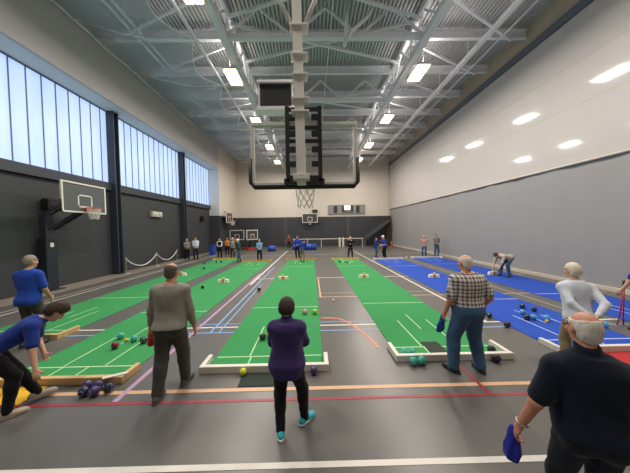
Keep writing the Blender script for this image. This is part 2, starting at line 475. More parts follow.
for i, (x0, x1, y0, y1) in enumerate(MATS):
    lm = gline if i < 4 else bline
    o = MB().bbox(x0, x1, y0, y1, 0, TH, .004).build('bowling_mat', green_m if i < 4 else blue_m)
    tag(o, ML[i], 'mat', 'long bowling mats')
    c = (x0 + x1) / 2; z0, z1 = TH - .002, TH + .0015; w = .011
    def ln(a, b, c_, d):
        MB().box(a, b, c_, d, z0, z1).build('line', lm, o)
    ln(x0 + .02, x1 - .02, y0 + 2.93, y0 + 2.96); ln(x0 + .02, x1 - .02, y1 - 2.96, y1 - 2.93)
    for s, yb in ((1, y0), (-1, y1)):
        a, b = sorted((yb + s * .36, yb + s * .385)); ln(x0 + .03, x1 - .03, a, b)
        for dx in (-.33, .33):
            a, b = sorted((yb + s * .4, yb + s * 1.65)); ln(c + dx - w, c + dx + w, a, b)
        a, b = sorted((yb + s * 1.15, yb + s * 2.0)); ln(c - w, c + w, a, b)
        for dx in (-.3, .1):
            a, b = sorted((yb + s * .02, yb + s * .36)); ln(c + dx - w, c + dx + w, a, b)
# ------------------------------------------------------------------ fenders
wood_m = mat('pale_wood', '#cfae7c', rough=.5, var=.12, scale=3); pw = mat('white_painted_wood', '#ddd6cb', rough=.5, var=.05, scale=4)
ywood = mat('yellow_wood', '#d4b45c', rough=.5, var=.1, scale=3); owood = mat('orange_wood', '#cf9652', rough=.5, var=.1, scale=3)
NEARM = [wood_m, wood_m, pw, pw, pw, pw]; FARM = [ywood, owood, owood, ywood, pw, pw]
NL = ['pale wooden end fender by the standing person in blue at the dark wall', 'pale wooden end fender behind the cluster of dark bowls', 'white end fender at the feet of the person in purple',
      'white end fender at the feet of the person in the checked shirt', 'white end fender of the nearer blue mat, beside the red rubber mat', 'white end fender of the blue mat along the curtain, near end']
FL = ['pale yellow fender at the far end of the mat along the dark wall', 'orange wooden fender under the far person in light blue', 'orange wooden fender at the far pair in blue tops',
      'yellow fender at the feet of the far person in black', 'white fender at the far pair in blue, end of a blue mat', 'white fender at the far pair by the grey curtain']
for i, (x0, x1, y0, y1) in enumerate(MATS):
    for near in (1, 0):
        if i == 5 and near: continue
        e = empty('end_fender', ((x0 + x1) / 2, y0 if near else y1, 0), 0 if near else PI, (NL if near else FL)[i], 'fender', 'mat end fenders')
        hw = (x1 - x0) / 2 + .075; m = (NEARM if near else FARM)[i]
        MB().bbox(-hw, hw, -.085, -.012, 0, .105, .008).build('back_board', m, e)
        for s in (-1, 1):
            a, b = sorted((s * hw, s * (hw - .065)))
            MB().bbox(a, b, -.01, .3 if i in (1, 2, 4) else .4, 0, .1, .008).build('side_arm', m, e)
        if i == 2 and near:
            MB().bbox(hw - .33, hw - .1, .06, .13, .0115, .014, .001).build('paper_strip', pw, e)
        if i == 1 and near:
            MB().obox((hw - .12, -.05, .112), (1, .5, 0), (-.5, 1, 0), (0, 0, 1), .14, .035, .003).build('tape_strip', pw, e)

# ------------------------------------------------------------------ rubber delivery mats
def rmat(name, corners_c, sx, sy, rz, m, label):
    o = MB().bbox(-sx / 2, sx / 2, -sy / 2, sy / 2, 0, .008, .003).build(name, m, None, corners_c)
    o.rotation_euler = (0, 0, rz); return tag(o, label, 'mat', 'small rubber delivery mats')
rmat('rubber_mat', (-.72, 3.44, .002), .66, .3, 0, mat('dark_green_rubber', '#1d2c25', rough=.8, var=.1), 'dark green rubber mat on the floor behind the person in purple')
rmat('rubber_mat', (2.13, 4.2, .0115), .3, .5, -.0, mat('black_rubber', '#26302b', rough=.8, var=.1), 'blackish rubber mat lying on the green felt beside the checked shirt')
rmat('rubber_mat', (-4.15, 3.2, .005), .9, .36, .02, mat('yellow_rubber', '#e3b21c', rough=.7, var=.06), 'bright yellow rubber mat under the person bowling')
rmat('rubber_mat', (5.1, 3.72, .005), 1.1, .46, .0, mat('red_rubber', '#b3242b', rough=.7, var=.06), 'red rubber mat in front of the blue mat fender')

# ------------------------------------------------------------------ bowls
def bowl_proto(cname, c, ring):
    m = mat('bowl_' + cname, c, rough=.22, var=.08, scale=14, spec=.5)
    pr = []
    for k in range(17):
        t = -1 + 2 * k / 16; a = t * PI / 2
        pr.append((max(.0005, .0635 * math.cos(a)), .058 * math.sin(a)))
    b = MB().lathe(pr, (0, 0, .0635), 28, True, 'X').build('bowl', m)
    rm = mat('bowl_ring_' + cname, ring, rough=.4, var=.05)
    for s in (-1, 1):
        MB().tube([(s * .0515, .031 * math.cos(2 * PI * q / 20), .0635 + .031 * math.sin(2 * PI * q / 20)) for q in range(20)], .0022, 6, True).build('emblem_ring', rm, b)
    b['proto'] = 1
    return b
BC = {'teal': ('#3fae9c', '#d8e8e2'), 'black': ('#1c1c1f', '#6c6c70'), 'navy': ('#232d4d', '#8f97b8'), 'maroon': ('#6a1f28', '#b98a8a'),
      'purple': ('#3d3560', '#a7a2c4'), 'sky': ('#4f9fd4', '#dcecf6'), 'pink': ('#c48d85', '#e8d2cc'), 'lime': ('#aac53c', '#5f7a20'), 'slate': ('#2f3f47', '#8fa0a6')}
PROTO = {}
def bowl(c, px, py, z, label, cat='bowl', grp='lawn bowls in play', xy=None):
    x, y = fl(px, py, z + .06)
    if c not in PROTO: o = PROTO[c] = bowl_proto(c, *BC[c])
    else: o = copy_tree(PROTO[c])
    if 'proto' in o: del o['proto']
    if xy: x, y = xy
    o.location = (x, y, z); o.rotation_euler = (0, 0, random.uniform(0, PI))
    return tag(o, label, cat, grp)
G = TH
B = [
 ('teal', 120.3, 336, G, 'teal bowl just behind the yellow jack, left of it'), ('teal', 134, 338.5, G, 'teal bowl right of the yellow jack'),
 ('slate', 143.5, 340.3, G, 'dark slate bowl beside the grey sweater, right of the teal bowls'), ('maroon', 115, 345.5, G, 'maroon bowl in front of the teal bowls on green'),
 ('navy', 83, 386, 0, 'dark navy bowl at the near left of the cluster by the wooden fender', (-3.02, 3.18)), ('purple', 92.3, 385.8, 0, 'dark purple bowl in the middle of the cluster by the wooden fender', (-2.885, 3.18)),
 ('navy', 102, 382.8, 0, 'navy bowl at the right end of the cluster by the wooden fender', (-2.755, 3.25)),  ('purple', 87.5, 381.0, 0, 'purple bowl behind the navy one, against the wooden fender', (-3.09, 3.31)),
 ('purple', 96, 380.4, 0, 'purple bowl at the back of the cluster, touching the wooden fender', (-2.95, 3.31)),
 ('maroon', 6, 381.5, 0.013, 'maroon bowl on the yellow rubber mat', (-4.1, 3.28)),
 ('black', 204, 268, G, 'black bowl alone on the window-side green mat, nearest of four there'), ('black', 216.5, 261.8, G, 'black bowl near the far end of the window-side mat, left of a pair'),
 ('black', 220.8, 261.6, G, 'black bowl near the far end of the window-side mat, right of a pair'), ('black', 204.5, 263.2, G, 'small black bowl at the left edge of the window-side mat, far end'),
 ('black', 202.5, 287, G, 'black bowl on green just right of the grey sweater head'), ('black', 259, 289.5, 0, 'black bowl on bare floor by the white line between green mats'),
 ('black', 262.5, 336.8, G, 'black bowl on the white line left of the purple jacket'), ('lime', 268, 336.2, G, 'lime bowl half hidden by the purple jacket, next to a black bowl', (-.868, 4.76)),
 ('pink', 304.7, 311.8, G, 'dusty pink bowl right of the dark hair'), ('lime', 314.7, 311.8, G, 'lime bowl at the mat edge beside the pink bowl'),
 ('purple', 311.6, 369.6, 0, 'dark purple bowl in front of the white fender, right of the purple jacket', (.0, 3.545)),
 ('teal', 401, 354, G, 'teal bowl on felt in the corner of the white fender', (1.50, 3.975)), ('teal', 409.6, 353.3, G, 'teal bowl on felt behind the white fender, right of another', (1.64, 3.98)),
 ('teal', 409.8, 363.2, 0, 'teal bowl on the floor in front of the white fender, left one', (1.55, 3.72)), ('teal', 417, 362.2, 0, 'teal bowl on the floor in front of the white fender, right one', (1.685, 3.735)),
 ('black', 491.5, 349.5, G, 'black bowl inside the white fender corner right of the blue jeans'), ('black', 496.3, 358.5, 0, 'black bowl on the floor outside the white fender, right of blue jeans'),
 ('black', 340, 261.5, G, 'black bowl at the far end of the fourth green mat, leftmost'), ('black', 347, 262, G, 'black bowl at the far feet of the person in black'),
 ('lime', 344, 261, G, 'lime bowl between black ones at the far person in black'),
 ('black', 489.3, 315.5, G, 'black bowl right beside the checked shirt at waist height'), ('black', 507.2, 324.5, 0, 'black bowl alone on the grey floor beside the blue mat'),
 ('navy', 522.5, 306.3, G, 'navy bowl farthest in the group on the blue mat'), ('sky', 522.8, 312, G, 'light blue bowl below the farthest navy bowl'),
 ('slate', 533.8, 309, G, 'dark slate bowl at the right back of the blue mat group'), ('black', 527, 317.3, G, 'black bowl in the group on the blue mat, touching light blue'),
 ('sky', 533.6, 317.2, G, 'light blue bowl right of the black one on the blue mat'), ('sky', 546.4, 317.8, G, 'light blue bowl just behind the yellow jack on blue'),
 ('sky', 601, 357, 0.013, 'light blue bowl on the red rubber mat beside the bald head'), ('sky', 623.3, 324.5, G, 'light blue bowl at the foot of the red pole', (6.0, 4.9)),
]
for c, px, py, z, lab, *xy in B: bowl(c, px, py, z, lab, xy=xy[0] if xy else None)
# jacks: small solid balls
def jack(px, py, z, m, label, r=.034):
    x, y = fl(px, py, z + r)
    if 'left of the purple' in label: y -= .02
    o = MB().lathe([(max(.0004, r * math.cos((-.5 + k / 12) * PI)), r * math.sin((-.5 + k / 12) * PI)) for k in range(13)], (0, 0, r), 20).build('jack_ball', m, None, (x, y, z))
    return tag(o, label, 'jack', 'jack balls')
yj = mat('yellow_jack', '#e0c22c', rough=.3, var=.05); wj = mat('white_jack', '#e4e0d6', rough=.3, var=.04); yg = mat('lime_yellow_jack', '#cfd436', rough=.3, var=.05)
jack(126, 339.8, G, yj, 'small yellow jack between two teal bowls'); jack(546.7, 321, G, yj, 'small yellow jack in front of a light blue bowl on blue')
jack(243.4, 371, 0, yg, 'yellow ball on the floor touching the white fender left of the purple jacket', .052)
jack(333.5, 300.2, 0, wj, 'white jack alone on bare floor between two green mats'); jack(350.5, 262.5, G, wj, 'white jack at the far feet of the person in black')
jack(406.5, 257.2, 0, wj, 'white jack on bare floor between the two far white fenders', .06)
# centre blocks: white wedge-ended blocks with a coloured post
blk_w = mat('block_white', '#ece8de', rough=.5, var=.03); blk_o = mat('block_orange', '#d9822b', rough=.5, var=.05); blk_y = mat('block_yellow', '#e6c53a', rough=.5, var=.05)
BL = [(181.5, 275.5, 'white block with coloured post beside the grey sweater head, on the window-side mat'), (223.3, 282.3, 'white centre block with orange post on the second green mat'),
      (283.3, 279.3, 'white centre block with orange post on the mat beyond the dark hair'), (364, 277.6, 'white centre block with orange post on the green mat beside the white floor line'),
      (434, 277.3, 'white centre block with orange post on the nearer blue mat'), (493.5, 274.5, 'white centre block with orange post under the stooping hands')]
for i, (px, py, lab) in enumerate(BL):
    x, y = fl(px, py, TH)
    e = empty('centre_block', (x, y, TH), 0, lab, 'block', 'centre blocks on the mats')
    for s in (-1, 1):
        m_ = MB(); a, b = s * .05, s * .23
        prof = [(a, 0), (b, 0), (b - s * .03, .12), (a, .13)]
        vs = [(px_, -.06, pz) for px_, pz in prof] + [(px_, .06, pz) for px_, pz in prof]
        m_._add(vs, [(0, 1, 2, 3), (7, 6, 5, 4), (0, 4, 5, 1), (1, 5, 6, 2), (2, 6, 7, 3), (3, 7, 4, 0)])
        m_.build('wedge', blk_w, e)
    MB().bbox(-.048, .048, -.065, .065, 0, .13, .01).build('post', blk_o, e)
    MB().lathe([(.04, .13), (.04, .17), (.025, .2), (.002, .205)], n=14).build('cap', blk_y, e)

# ------------------------------------------------------------------ net helper for hoops
rope_white = mat('hoop_net_cord', '#d9d5cc', rough=.8, var=.05, scale=30)
def hoop_net(parent, c, r0, r1, h, cord, nd=12):
    m_ = MB(); rows = 5
    pts = []
    for i in range(rows + 1):
        t = i / rows; r = r0 + (r1 - r0) * (t ** .8)
        pts.append([(c[0] + r * math.cos(2 * PI * (k + .5 * (i % 2)) / nd), c[1] + r * math.sin(2 * PI * (k + .5 * (i % 2)) / nd), c[2] - h * t) for k in range(nd)])
    for i in range(rows):
        for k in range(nd):
            a = pts[i][k]; b1 = pts[i + 1][k]; b2 = pts[i + 1][(k - 1) % nd] if i % 2 == 0 else pts[i + 1][(k + 1) % nd]
            m_.tube([a, b1], cord, 5, caps=False); m_.tube([a, b2], cord, 5, caps=False)
    return m_.build('net', rope_white, parent)
red_rim = mat('orange_rim', '#c8442e', rough=.4, var=.05); black_pad = mat('black_padding', '#17181b', rough=.6, var=.08)
black_st = mat('black_steel', '#1d1f22', rough=.45, var=.06); off_white = mat('offwhite_steel', '#d6d2ca', rough=.45, var=.03)
glass_b = glassy('board_glass', '#9aa6a6', .14)
def ring(r, n=28, c=(0, 0, 0)): return [(c[0] + r * math.cos(2 * PI * k / n), c[1] + r * math.sin(2 * PI * k / n), c[2]) for k in range(n)]

# ceiling-hung hoop seen from behind
bx, by = -.11, 4.12
e = empty('hanging_basketball_hoop', (bx, by, 0), 0, 'large glass basketball hoop hung from the roof on a white mast, seen from behind', 'basketball hoop')
mast_x = -.04
MB().bar((mast_x - .09, -.12, 10.5), (mast_x, -.12, 2.86), .145, .145).build('mast', off_white, e)
for s in (-1, 1):
    MB().tube([(mast_x - .01 + s * .07, -.12, 5.32), (mast_x - .03 + s * .36, -.12, 5.92), (mast_x - .08 + s * 1.55, -.12, 8.4), (mast_x - .12 + s * 2.3, -.12, 10.0)], .033, 8).build('brace', off_white, e)
def collar(z, w, t=.035): MB().bbox(mast_x - w, mast_x + w, -.23, -.02, z, z + t, .008).build('bracket', off_white, e)
for z, w in ((5.30, .14), (4.86, .13), (4.55, .12), (4.18, .14), (3.98, .14)): collar(z, w)
W2, z0, z1 = .90, 2.88, 3.95
MB().box(-W2 + .04, W2 - .04, .10, .115, z0 + .05, z1 - .04).build('glass', glass_b, e)
fr = MB()
fr.bbox(-W2, W2, .07, .14, z1 - .06, z1, .008).bbox(-W2, -W2 + .06, .07, .14, z0 + .02, z1 - .06, .008).bbox(W2 - .06, W2, .07, .14, z0 + .02, z1 - .06, .008).bbox(-W2, W2, .07, .14, z0, z0 + .06, .008)
fr.build('board_frame', off_white, e)
for s in (-1, 1): MB().bbox(s * (W2 - .1) - .07, s * (W2 - .1) + .07, .03, .07, z1 - .075, z1 - .015, .006).build('corner_clamp', hous_m, e)
pad = MB().tube([(-W2 - .005, .105, z0 + .46), (-W2 - .005, .105, z0 + .06), (-W2 + .05, .105, z0 - .01), (W2 - .05, .105, z0 - .01), (W2 + .005, .105, z0 + .06), (W2 + .005, .105, z0 + .46)], .045, 12)
pad.build('edge_padding', black_pad, e)
hf = MB()
for s in (-1, 1): hf.bbox(s * .27 - .035, s * .27 + .035, .0, .06, 2.93, 4.18, .008)
for z in (4.1, 3.8, 3.58, 2.98): hf.bbox(-.3, .3, .01, .05, z, z + .06, .006)
hf.bbox(-.34, .34, -.0, .07, 2.9, 2.99, .01)
hf.build('height_frame', black_st, e)
for z in (3.95, 3.68, 3.42, 3.18):
    for s in (-1, 1): MB().bbox(s * .19 - .06, s * .19 + .06, -.02, .05, z, z + .09, .01).build('slide_block', black_st, e)
MB().bbox(mast_x - .13, mast_x + .13, -.23, .0, 2.93, 3.02, .01).build('foot_bracket', off_white, e)
rim = MB().tube(ring(.228, 32, (0, .55, 3.05)), .011, 8, True); rim.bbox(-.09, .09, .13, .33, 3.0, 3.05, .006)
rim = rim.build('rim', red_rim, e)
hoop_net(rim, (0, .55, 3.04), .22, .14, .5, .0065, 9)
# shot clock box on rails beside the mast
e = empty('shot_clock', (-.56, 4.32, 4.24), 0, 'black shot clock box in a white frame left of the hoop mast, back side', 'shot clock')
MB().bbox(-.29, .25, -.06, .06, -.005, .38, .02).build('case', mat('clock_black', '#1b1a1a', rough=.5, var=.08), e)
MB().bbox(-.33, .3, -.1, .1, .385, .43, .006).bbox(-.33, .38, -.1, .1, -.075, -.01, .006).bbox(.25, .275, -.05, .05, -.01, .39, .004).bbox(-.315, -.29, -.05, .05, -.01, .39, .004).build('frame', white_steel, e)
MB().box(-.33, .44, -.03, .03, .43, .452).build('top_rail', white_steel, e)

# hoop on a wall post by the dark wall
e = empty('post_basketball_hoop', (-9.76, 9.15, 0), 0, 'basketball hoop on a dark post against the dark wall, orange rim', 'basketball hoop')
MB().bbox(-.3, .3, -.32, .32, 0, .05, .01).build('base_plate', steel_dark, e)
MB().bbox(-.13, .13, -.15, .15, .05, 2.85, .02).build('post', steel_dark, e)
MB().bbox(-.17, .17, -.2, .2, .05, 1.95, .04).build('post_padding', mat('navy_padding', '#1e2632', rough=.55, var=.06), e)
MB().bbox(.172, .18, -.06, .06, 1.62, 1.78, .002).build('notice_plate', pw, e)
ar = MB()
for s in (-1, 1):
    ar.bar((-.1, s * .1, 2.1), (1.0, .45 + s * .1, 3.0), .07, .1); ar.bar((0, s * .1, 2.75), (1.0, .45 + s * .1, 3.7), .05, .06)
ar.bar((-.16, 0, 2.05), (-.16, 0, .6), .06)
ar.build('arm', steel_dark, e)
bd = Vector((.4, .45, .02))
MB().box(.63, .65, -.9, .9, 2.9, 3.95).build('board', mat('smoked_board', '#5b6163', rough=.2, var=.03), e, bd)
fr = MB()
fr.bbox(.62, .68, -.92, .92, 3.92, 3.98, .006).bbox(.62, .68, -.92, -.86, 2.9, 3.92, .006).bbox(.62, .68, .86, .92, 2.9, 3.92, .006).bbox(.62, .68, -.92, .92, 2.86, 2.92, .006)
fr.build('board_frame', pw, e, bd)
sq = MB()
sq.box(.651, .655, -.3, .3, 3.5, 3.55).box(.651, .655, -.3, .3, 3.07, 3.12).box(.651, .655, -.3, -.25, 3.07, 3.55).box(.651, .655, .25, .3, 3.07, 3.55)
sq.build('target_square', pw, e, bd)
pd_ = MB().tube([(.65, -.93, 3.3), (.65, -.93, 2.9), (.65, -.85, 2.84)], .035, 8).build('corner_padding', black_pad, e, bd)
rim = MB().tube(ring(.228, 28, (.97, 0, 3.05)), .014, 8, True).bbox(.66, .78, -.08, .08, 2.96, 3.06, .006).build('rim', red_rim, e, bd)
hoop_net(rim, (.97, 0, 3.04), .22, .13, .42, .009)

# hoop above the back wall, and the one by the far corner
def wall_hoop(loc, rz, label, bc):
    e = empty('wall_basketball_hoop', loc, rz, label, 'basketball hoop', 'small far wall hoops')
    MB().box(-.91, .91, 0, .03, 2.9, 3.95).build('board', bc, e)
    fr = MB()
    fr.bbox(-.93, .93, -.02, .05, 3.9, 3.98, .006).bbox(-.93, .93, -.02, .05, 2.86, 2.94, .006).bbox(-.93, -.85, -.02, .05, 2.9, 3.95, .006).bbox(.85, .93, -.02, .05, 2.9, 3.95, .006)
    fr.build('board_frame', pw, e)
    MB().box(-.3, .3, -.005, -.001, 3.5, 3.56).box(-.3, .3, -.005, -.001, 3.05, 3.11).box(-.3, -.24, -.005, -.001, 3.05, 3.56).box(.24, .3, -.005, -.001, 3.05, 3.56).build('target_square', pw, e)
    MB().tube([(-.4, .03, 3.3), (-.4, .52, 3.3)], .04, 6).tube([(.4, .03, 3.3), (.4, .52, 3.3)], .04, 6).tube([(0, .03, 3.7), (0, .52, 4.1)], .04, 6).build('bracket', steel_dark, e)
    rim = MB().tube(ring(.228, 24, (0, -.32, 3.05)), .02, 8, True).bbox(-.09, .09, -.12, 0, 2.98, 3.06, .006).build('rim', red_rim, e)
    hoop_net(rim, (0, -.32, 3.04), .22, .13, .42, .014, 8)
    return e
board_d = mat('dark_board', '#474a4d', rough=.25, var=.04)
wall_hoop((-.2, YB - .54, 0), 0, 'basketball hoop in the middle of the dark far wall', board_d)
wall_hoop((XS + .54, 25.6, 0), -PI / 2 + PI, 'basketball hoop side-on in the far corner past the windows', board_d)
# black box above the far hoop
o = MB().bbox(-.3, .3, -.15, .15, -.2, .2, .02).build('wall_speaker', black_st, None, (.42, YB - .16, 4.25)); tag(o, 'small black box on the cream far wall above the hoop', 'speaker')
# scoreboard
e = empty('scoreboard', (4.3, YB - .08, 3.86), 0, 'long grey and black scoreboard with a lit white panel on the far wall', 'scoreboard')
MB().bbox(-2.25, 2.25, -.08, .079, 0, 1.12, .02).build('case', mat('score_case', '#8b8985', rough=.45, var=.05), e)
dk = mat('score_dark', '#2b2b2c', rough=.4, var=.05)
for a, b in ((-1.6, -1.15), (-.6, -.25), (.5, .8), (1.15, 1.55)): MB().box(a, b, -.09, -.08, .12, 1.0).build('digit_panel', dk, e)
MB().box(-.3, .42, -.095, -.08, .55, 1.02).build('lit_panel', mat('score_lit', '#f4f6f2', emit=2.2), e)
MB().box(-.6, .8, -.092, -.08, .1, .3).build('name_panel', mat('score_name', '#55524e', rough=.4, var=.05), e)
# wall fixtures
for (px_, y, z, lab) in ((0, 9.4, 3.2, 'black loudspeaker on the dark wall behind the post hoop'), (1, 22.4, 3.2, 'black loudspeaker on the dark wall near the far windows')):
    e = empty('loudspeaker', (XL + .06, y, z), 0, lab, 'speaker', 'wall loudspeakers')
    MB().bbox(.02, .28, -.19, .19, -.22, .22, .03).build('cabinet', black_pad, e)
    MB().lathe([(.001, .285), (.13, .285), (.14, .275)], n=20, axis='X').build('cone', mat('cone_%d' % px_, '#2a2b2e', rough=.8, var=.1), e)
    MB().bbox(-.06, .03, -.05, .05, -.06, .06, .004).build('bracket', steel_dark, e)
e = empty('wall_light', (XL, 15.9, 3.05), 0, 'beige emergency wall light on the dark wall between columns', 'wall light')
MB().bbox(.0, .2, -.5, .5, 0, .34, .03).build('housing', mat('beige_case', '#c5bfb0', rough=.5, var=.04), e)
for s in (-1, 1): MB().lathe([(.001, .24), (.11, .24), (.13, .2)], (0, s * .26, .17), 18, axis='X').build('lamp_head', hous_m, e)
# rope stanchions along the dark wall
chrome = mat('pale_post', '#b9b7b0', rough=.3, metal=.5, var=.05)
SP = [(-9.44, 12.5), (-9.6, 15.2), (-9.6, 17.5)]
SL = ['pale rope post nearest the wide dark column', 'pale rope post in the middle of the roped row', 'pale rope post farthest along, by the standing pair']
for (x, y), lab in zip(SP, SL):
    e = empty('rope_post', (x, y, .012), 0, lab, 'rope post', 'rope posts by the dark wall')
    MB().lathe([(.17, 0), (.17, .02), (.08, .04), (.03, .06)], n=22).build('base', chrome, e)
    MB().lathe([(.028, .05), (.028, .74), (.04, .75), (.04, .79), (.015, .83), (.001, .835)], n=14).build('post', chrome, e)
for k, lab in ((0, 'sagging white rope between the first two rope posts'), (1, 'sagging rope from the middle rope post to the far one')):
    (xa, ya), (xb, yb) = SP[k], SP[k + 1]
    pts = [(xa + (xb - xa) * t, ya + (yb - ya) * t, .75 - .5 * 4 * t * (1 - t)) for t in [.018 + .964 * i / 20 for i in range(21)]]
    o = MB().tube(pts, .026, 8).build('barrier_rope', rope_m); tag(o, lab, 'rope', 'ropes of the barrier')

# far end: guard rail, rolled mats, portable hoops, bin, stair
e = empty('guard_rail', (1.9, 28.6, 0), 0, 'low white guard rail standing before the dark far wall', 'rail')
MB().bbox(-4.1, 4.1, -.03, .03, .88, .97, .01).build('top_rail', off_white, e)
for x in (-4.0, -2.4, -.8, 2.4, 4.0): MB().bbox(x - .03, x + .03, -.03, .03, 0, .88, .006).build('post', off_white, e)
for x in (1.35, 1.75): MB().bbox(x - .11, x + .11, -.05, .05, .0, 1.05, .01).build('wide_post', pw, e)
for x in (-4.0, -.8, 2.4, 4.0): MB().bbox(x - .05, x + .05, -.3, .3, 0, .04, .006).build('foot', off_white, e)
roll_b = mat('blue_vinyl', '#2c4fae', rough=.45, var=.08, scale=4)
def roll(x, y, L, r, label, rz=0):
    e = empty('rolled_mat', (x, y, 0), rz, label, 'rolled mat', 'rolled blue mats')
    MB().lathe([(r * .25, -L / 2), (r, -L / 2), (r, L / 2), (r * .25, L / 2)], (0, 0, r), 28, axis='X').build('roll', roll_b, e)
    sp = []
    for s in (-1, 1):
        pts = [(s * (L / 2 + .004), r * (1 - .7 * t) * math.cos(t * 14), r + r * (1 - .7 * t) * math.sin(t * 14) * .98) for t in [i / 60 for i in range(61)]]
        MB().tube(pts, .012, 4).build('spiral_end', mat('roll_end%d%d' % (int(x * 10), s), '#6f86c4', rough=.6, var=.05), e)
    for xx in (-L * .3, L * .3): MB().tube([(xx, (r + .004) * math.cos(2 * PI * k / 24), r + (r + .004) * math.sin(2 * PI * k / 24)) for k in range(24)], .012, 6, True).build('strap', black_st, e)
roll(-.75, 24.9, 2.35, .3, 'long rolled blue mat lying behind the far pair in blue')
roll(-3.95, 24.0, .75, .27, 'short rolled blue mat on the floor right of the far light blue shirt', .2)
def portable(x, y, rz, label, bc):
    e = empty('portable_hoop', (x, y, 0), rz, label, 'portable hoop', 'portable training hoops')
    MB().bbox(-.45, .45, .1, 1.1, 0, .22, .05).build('base', mat('base%d' % int(x * 10), bc, rough=.5, var=.08), e)
    MB().bar((0, .6, .2), (0, .08, 1.7), .09).build('pole', black_st, e)
    MB().bbox(-.74, .74, 0, .04, 1.1, 2.08, .01).build('board', board_d, e)
    fr = MB()
    fr.bbox(-.77, .77, -.02, .05, 2.04, 2.12, .006).bbox(-.77, .77, -.02, .05, 1.06, 1.14, .006).bbox(-.77, -.69, -.02, .05, 1.1, 2.08, .006).bbox(.69, .77, -.02, .05, 1.1, 2.08, .006)
    fr.box(-.25, .25, -.015, -.001, 1.6, 1.66).box(-.25, .25, -.015, -.001, 1.2, 1.25).box(-.25, -.2, -.015, -.001, 1.2, 1.66).box(.2, .25, -.015, -.001, 1.2, 1.66)
    fr.build('board_frame', pw, e)
    MB().tube(ring(.22, 20, (0, -.3, 1.25)), .02, 6, True).build('rim', red_rim, e)
portable(-8.0, 26.3, .0, 'portable hoop with white-edged board behind the far standing group', '#2a2b30')
portable(-6.3, 26.0, .95, 'portable hoop with a red base, beside the other portable hoop', '#b13a2b')
e = empty('recycling_bin', (-8.75, 21.6, 0), 0, 'blue bin standing against the end of the dark wall', 'bin')
MB().bbox(-.22, .22, -.25, .25, 0, .78, .03).build('body', roll_b, e); MB().bbox(-.24, .24, -.27, .27, .78, .86, .02).build('lid', mat('bin_lid', '#24408f', rough=.5, var=.06), e)
# sloping stair flight against the dark far wall, by the right corner
st = MB(); stm = mat('stair_grey', '#484b4f', rough=.55, var=.05)
a, b = Vector((6.2, YB - .6, .9)), Vector((9.1, YB - .6, 3.0))
st.bar(a, b, .1, .32); st.bar(a + Vector((0, -.9, 0)), b + Vector((0, -.9, 0)), .1, .32)
for i in range(11):
    p_ = a.lerp(b, (i + .5) / 11); st.box(p_.x - .15, p_.x + .15, p_.y - .9, p_.y, p_.z - .02, p_.z + .02)
st.box(6.0, 6.3, YB - 1.55, YB - .55, 0, .95)
for x_, z_ in ((7.6, 1.75), (9.05, 2.8)): st.box(x_ - .05, x_ + .05, YB - .62, YB - .52, 0, z_)
struct(st.build('stair', stm), 'grey stair flight rising to the right along the dark far wall', 'stair')
# gathered brown curtain edge in the right corner
cm = MB(); pts = []
for i in range(40):
    t = i / 39; pts.append((8.95 + .5 * t, 29.0 + .09 * math.sin(t * 26)))
for z in (0.02, 3.5):
    cm.v += [(x, y, z) for x, y in pts]
cm.v += [(x, y + .03, z) for z in (0.02, 3.5) for x, y in pts]
n = len(pts)
for i in range(n - 1):
    cm.f += [(i, i + 1, n + i + 1, n + i), (2 * n + i + 1, 2 * n + i, 3 * n + i, 3 * n + i + 1)]; cm.sm += [True, True]
o = cm.build('gathered_curtain', mat('brown_curtain', '#57483f', rough=.85, var=.1)); tag(o, 'brown gathered curtain hanging in the far right corner', 'curtain')
e = empty('traffic_cone', (9.0, 27.6, 0), 0, 'small orange cone on the floor in the far corner by the grey curtain', 'cone')
MB().bbox(-.2, .2, -.2, .2, 0, .04, .01).build('base', red_rim, e); MB().lathe([(.15, .04), (.03, .62), (.001, .63)], n=20).build('cone', mat('cone_orange', '#d8592a', rough=.5, var=.05), e)
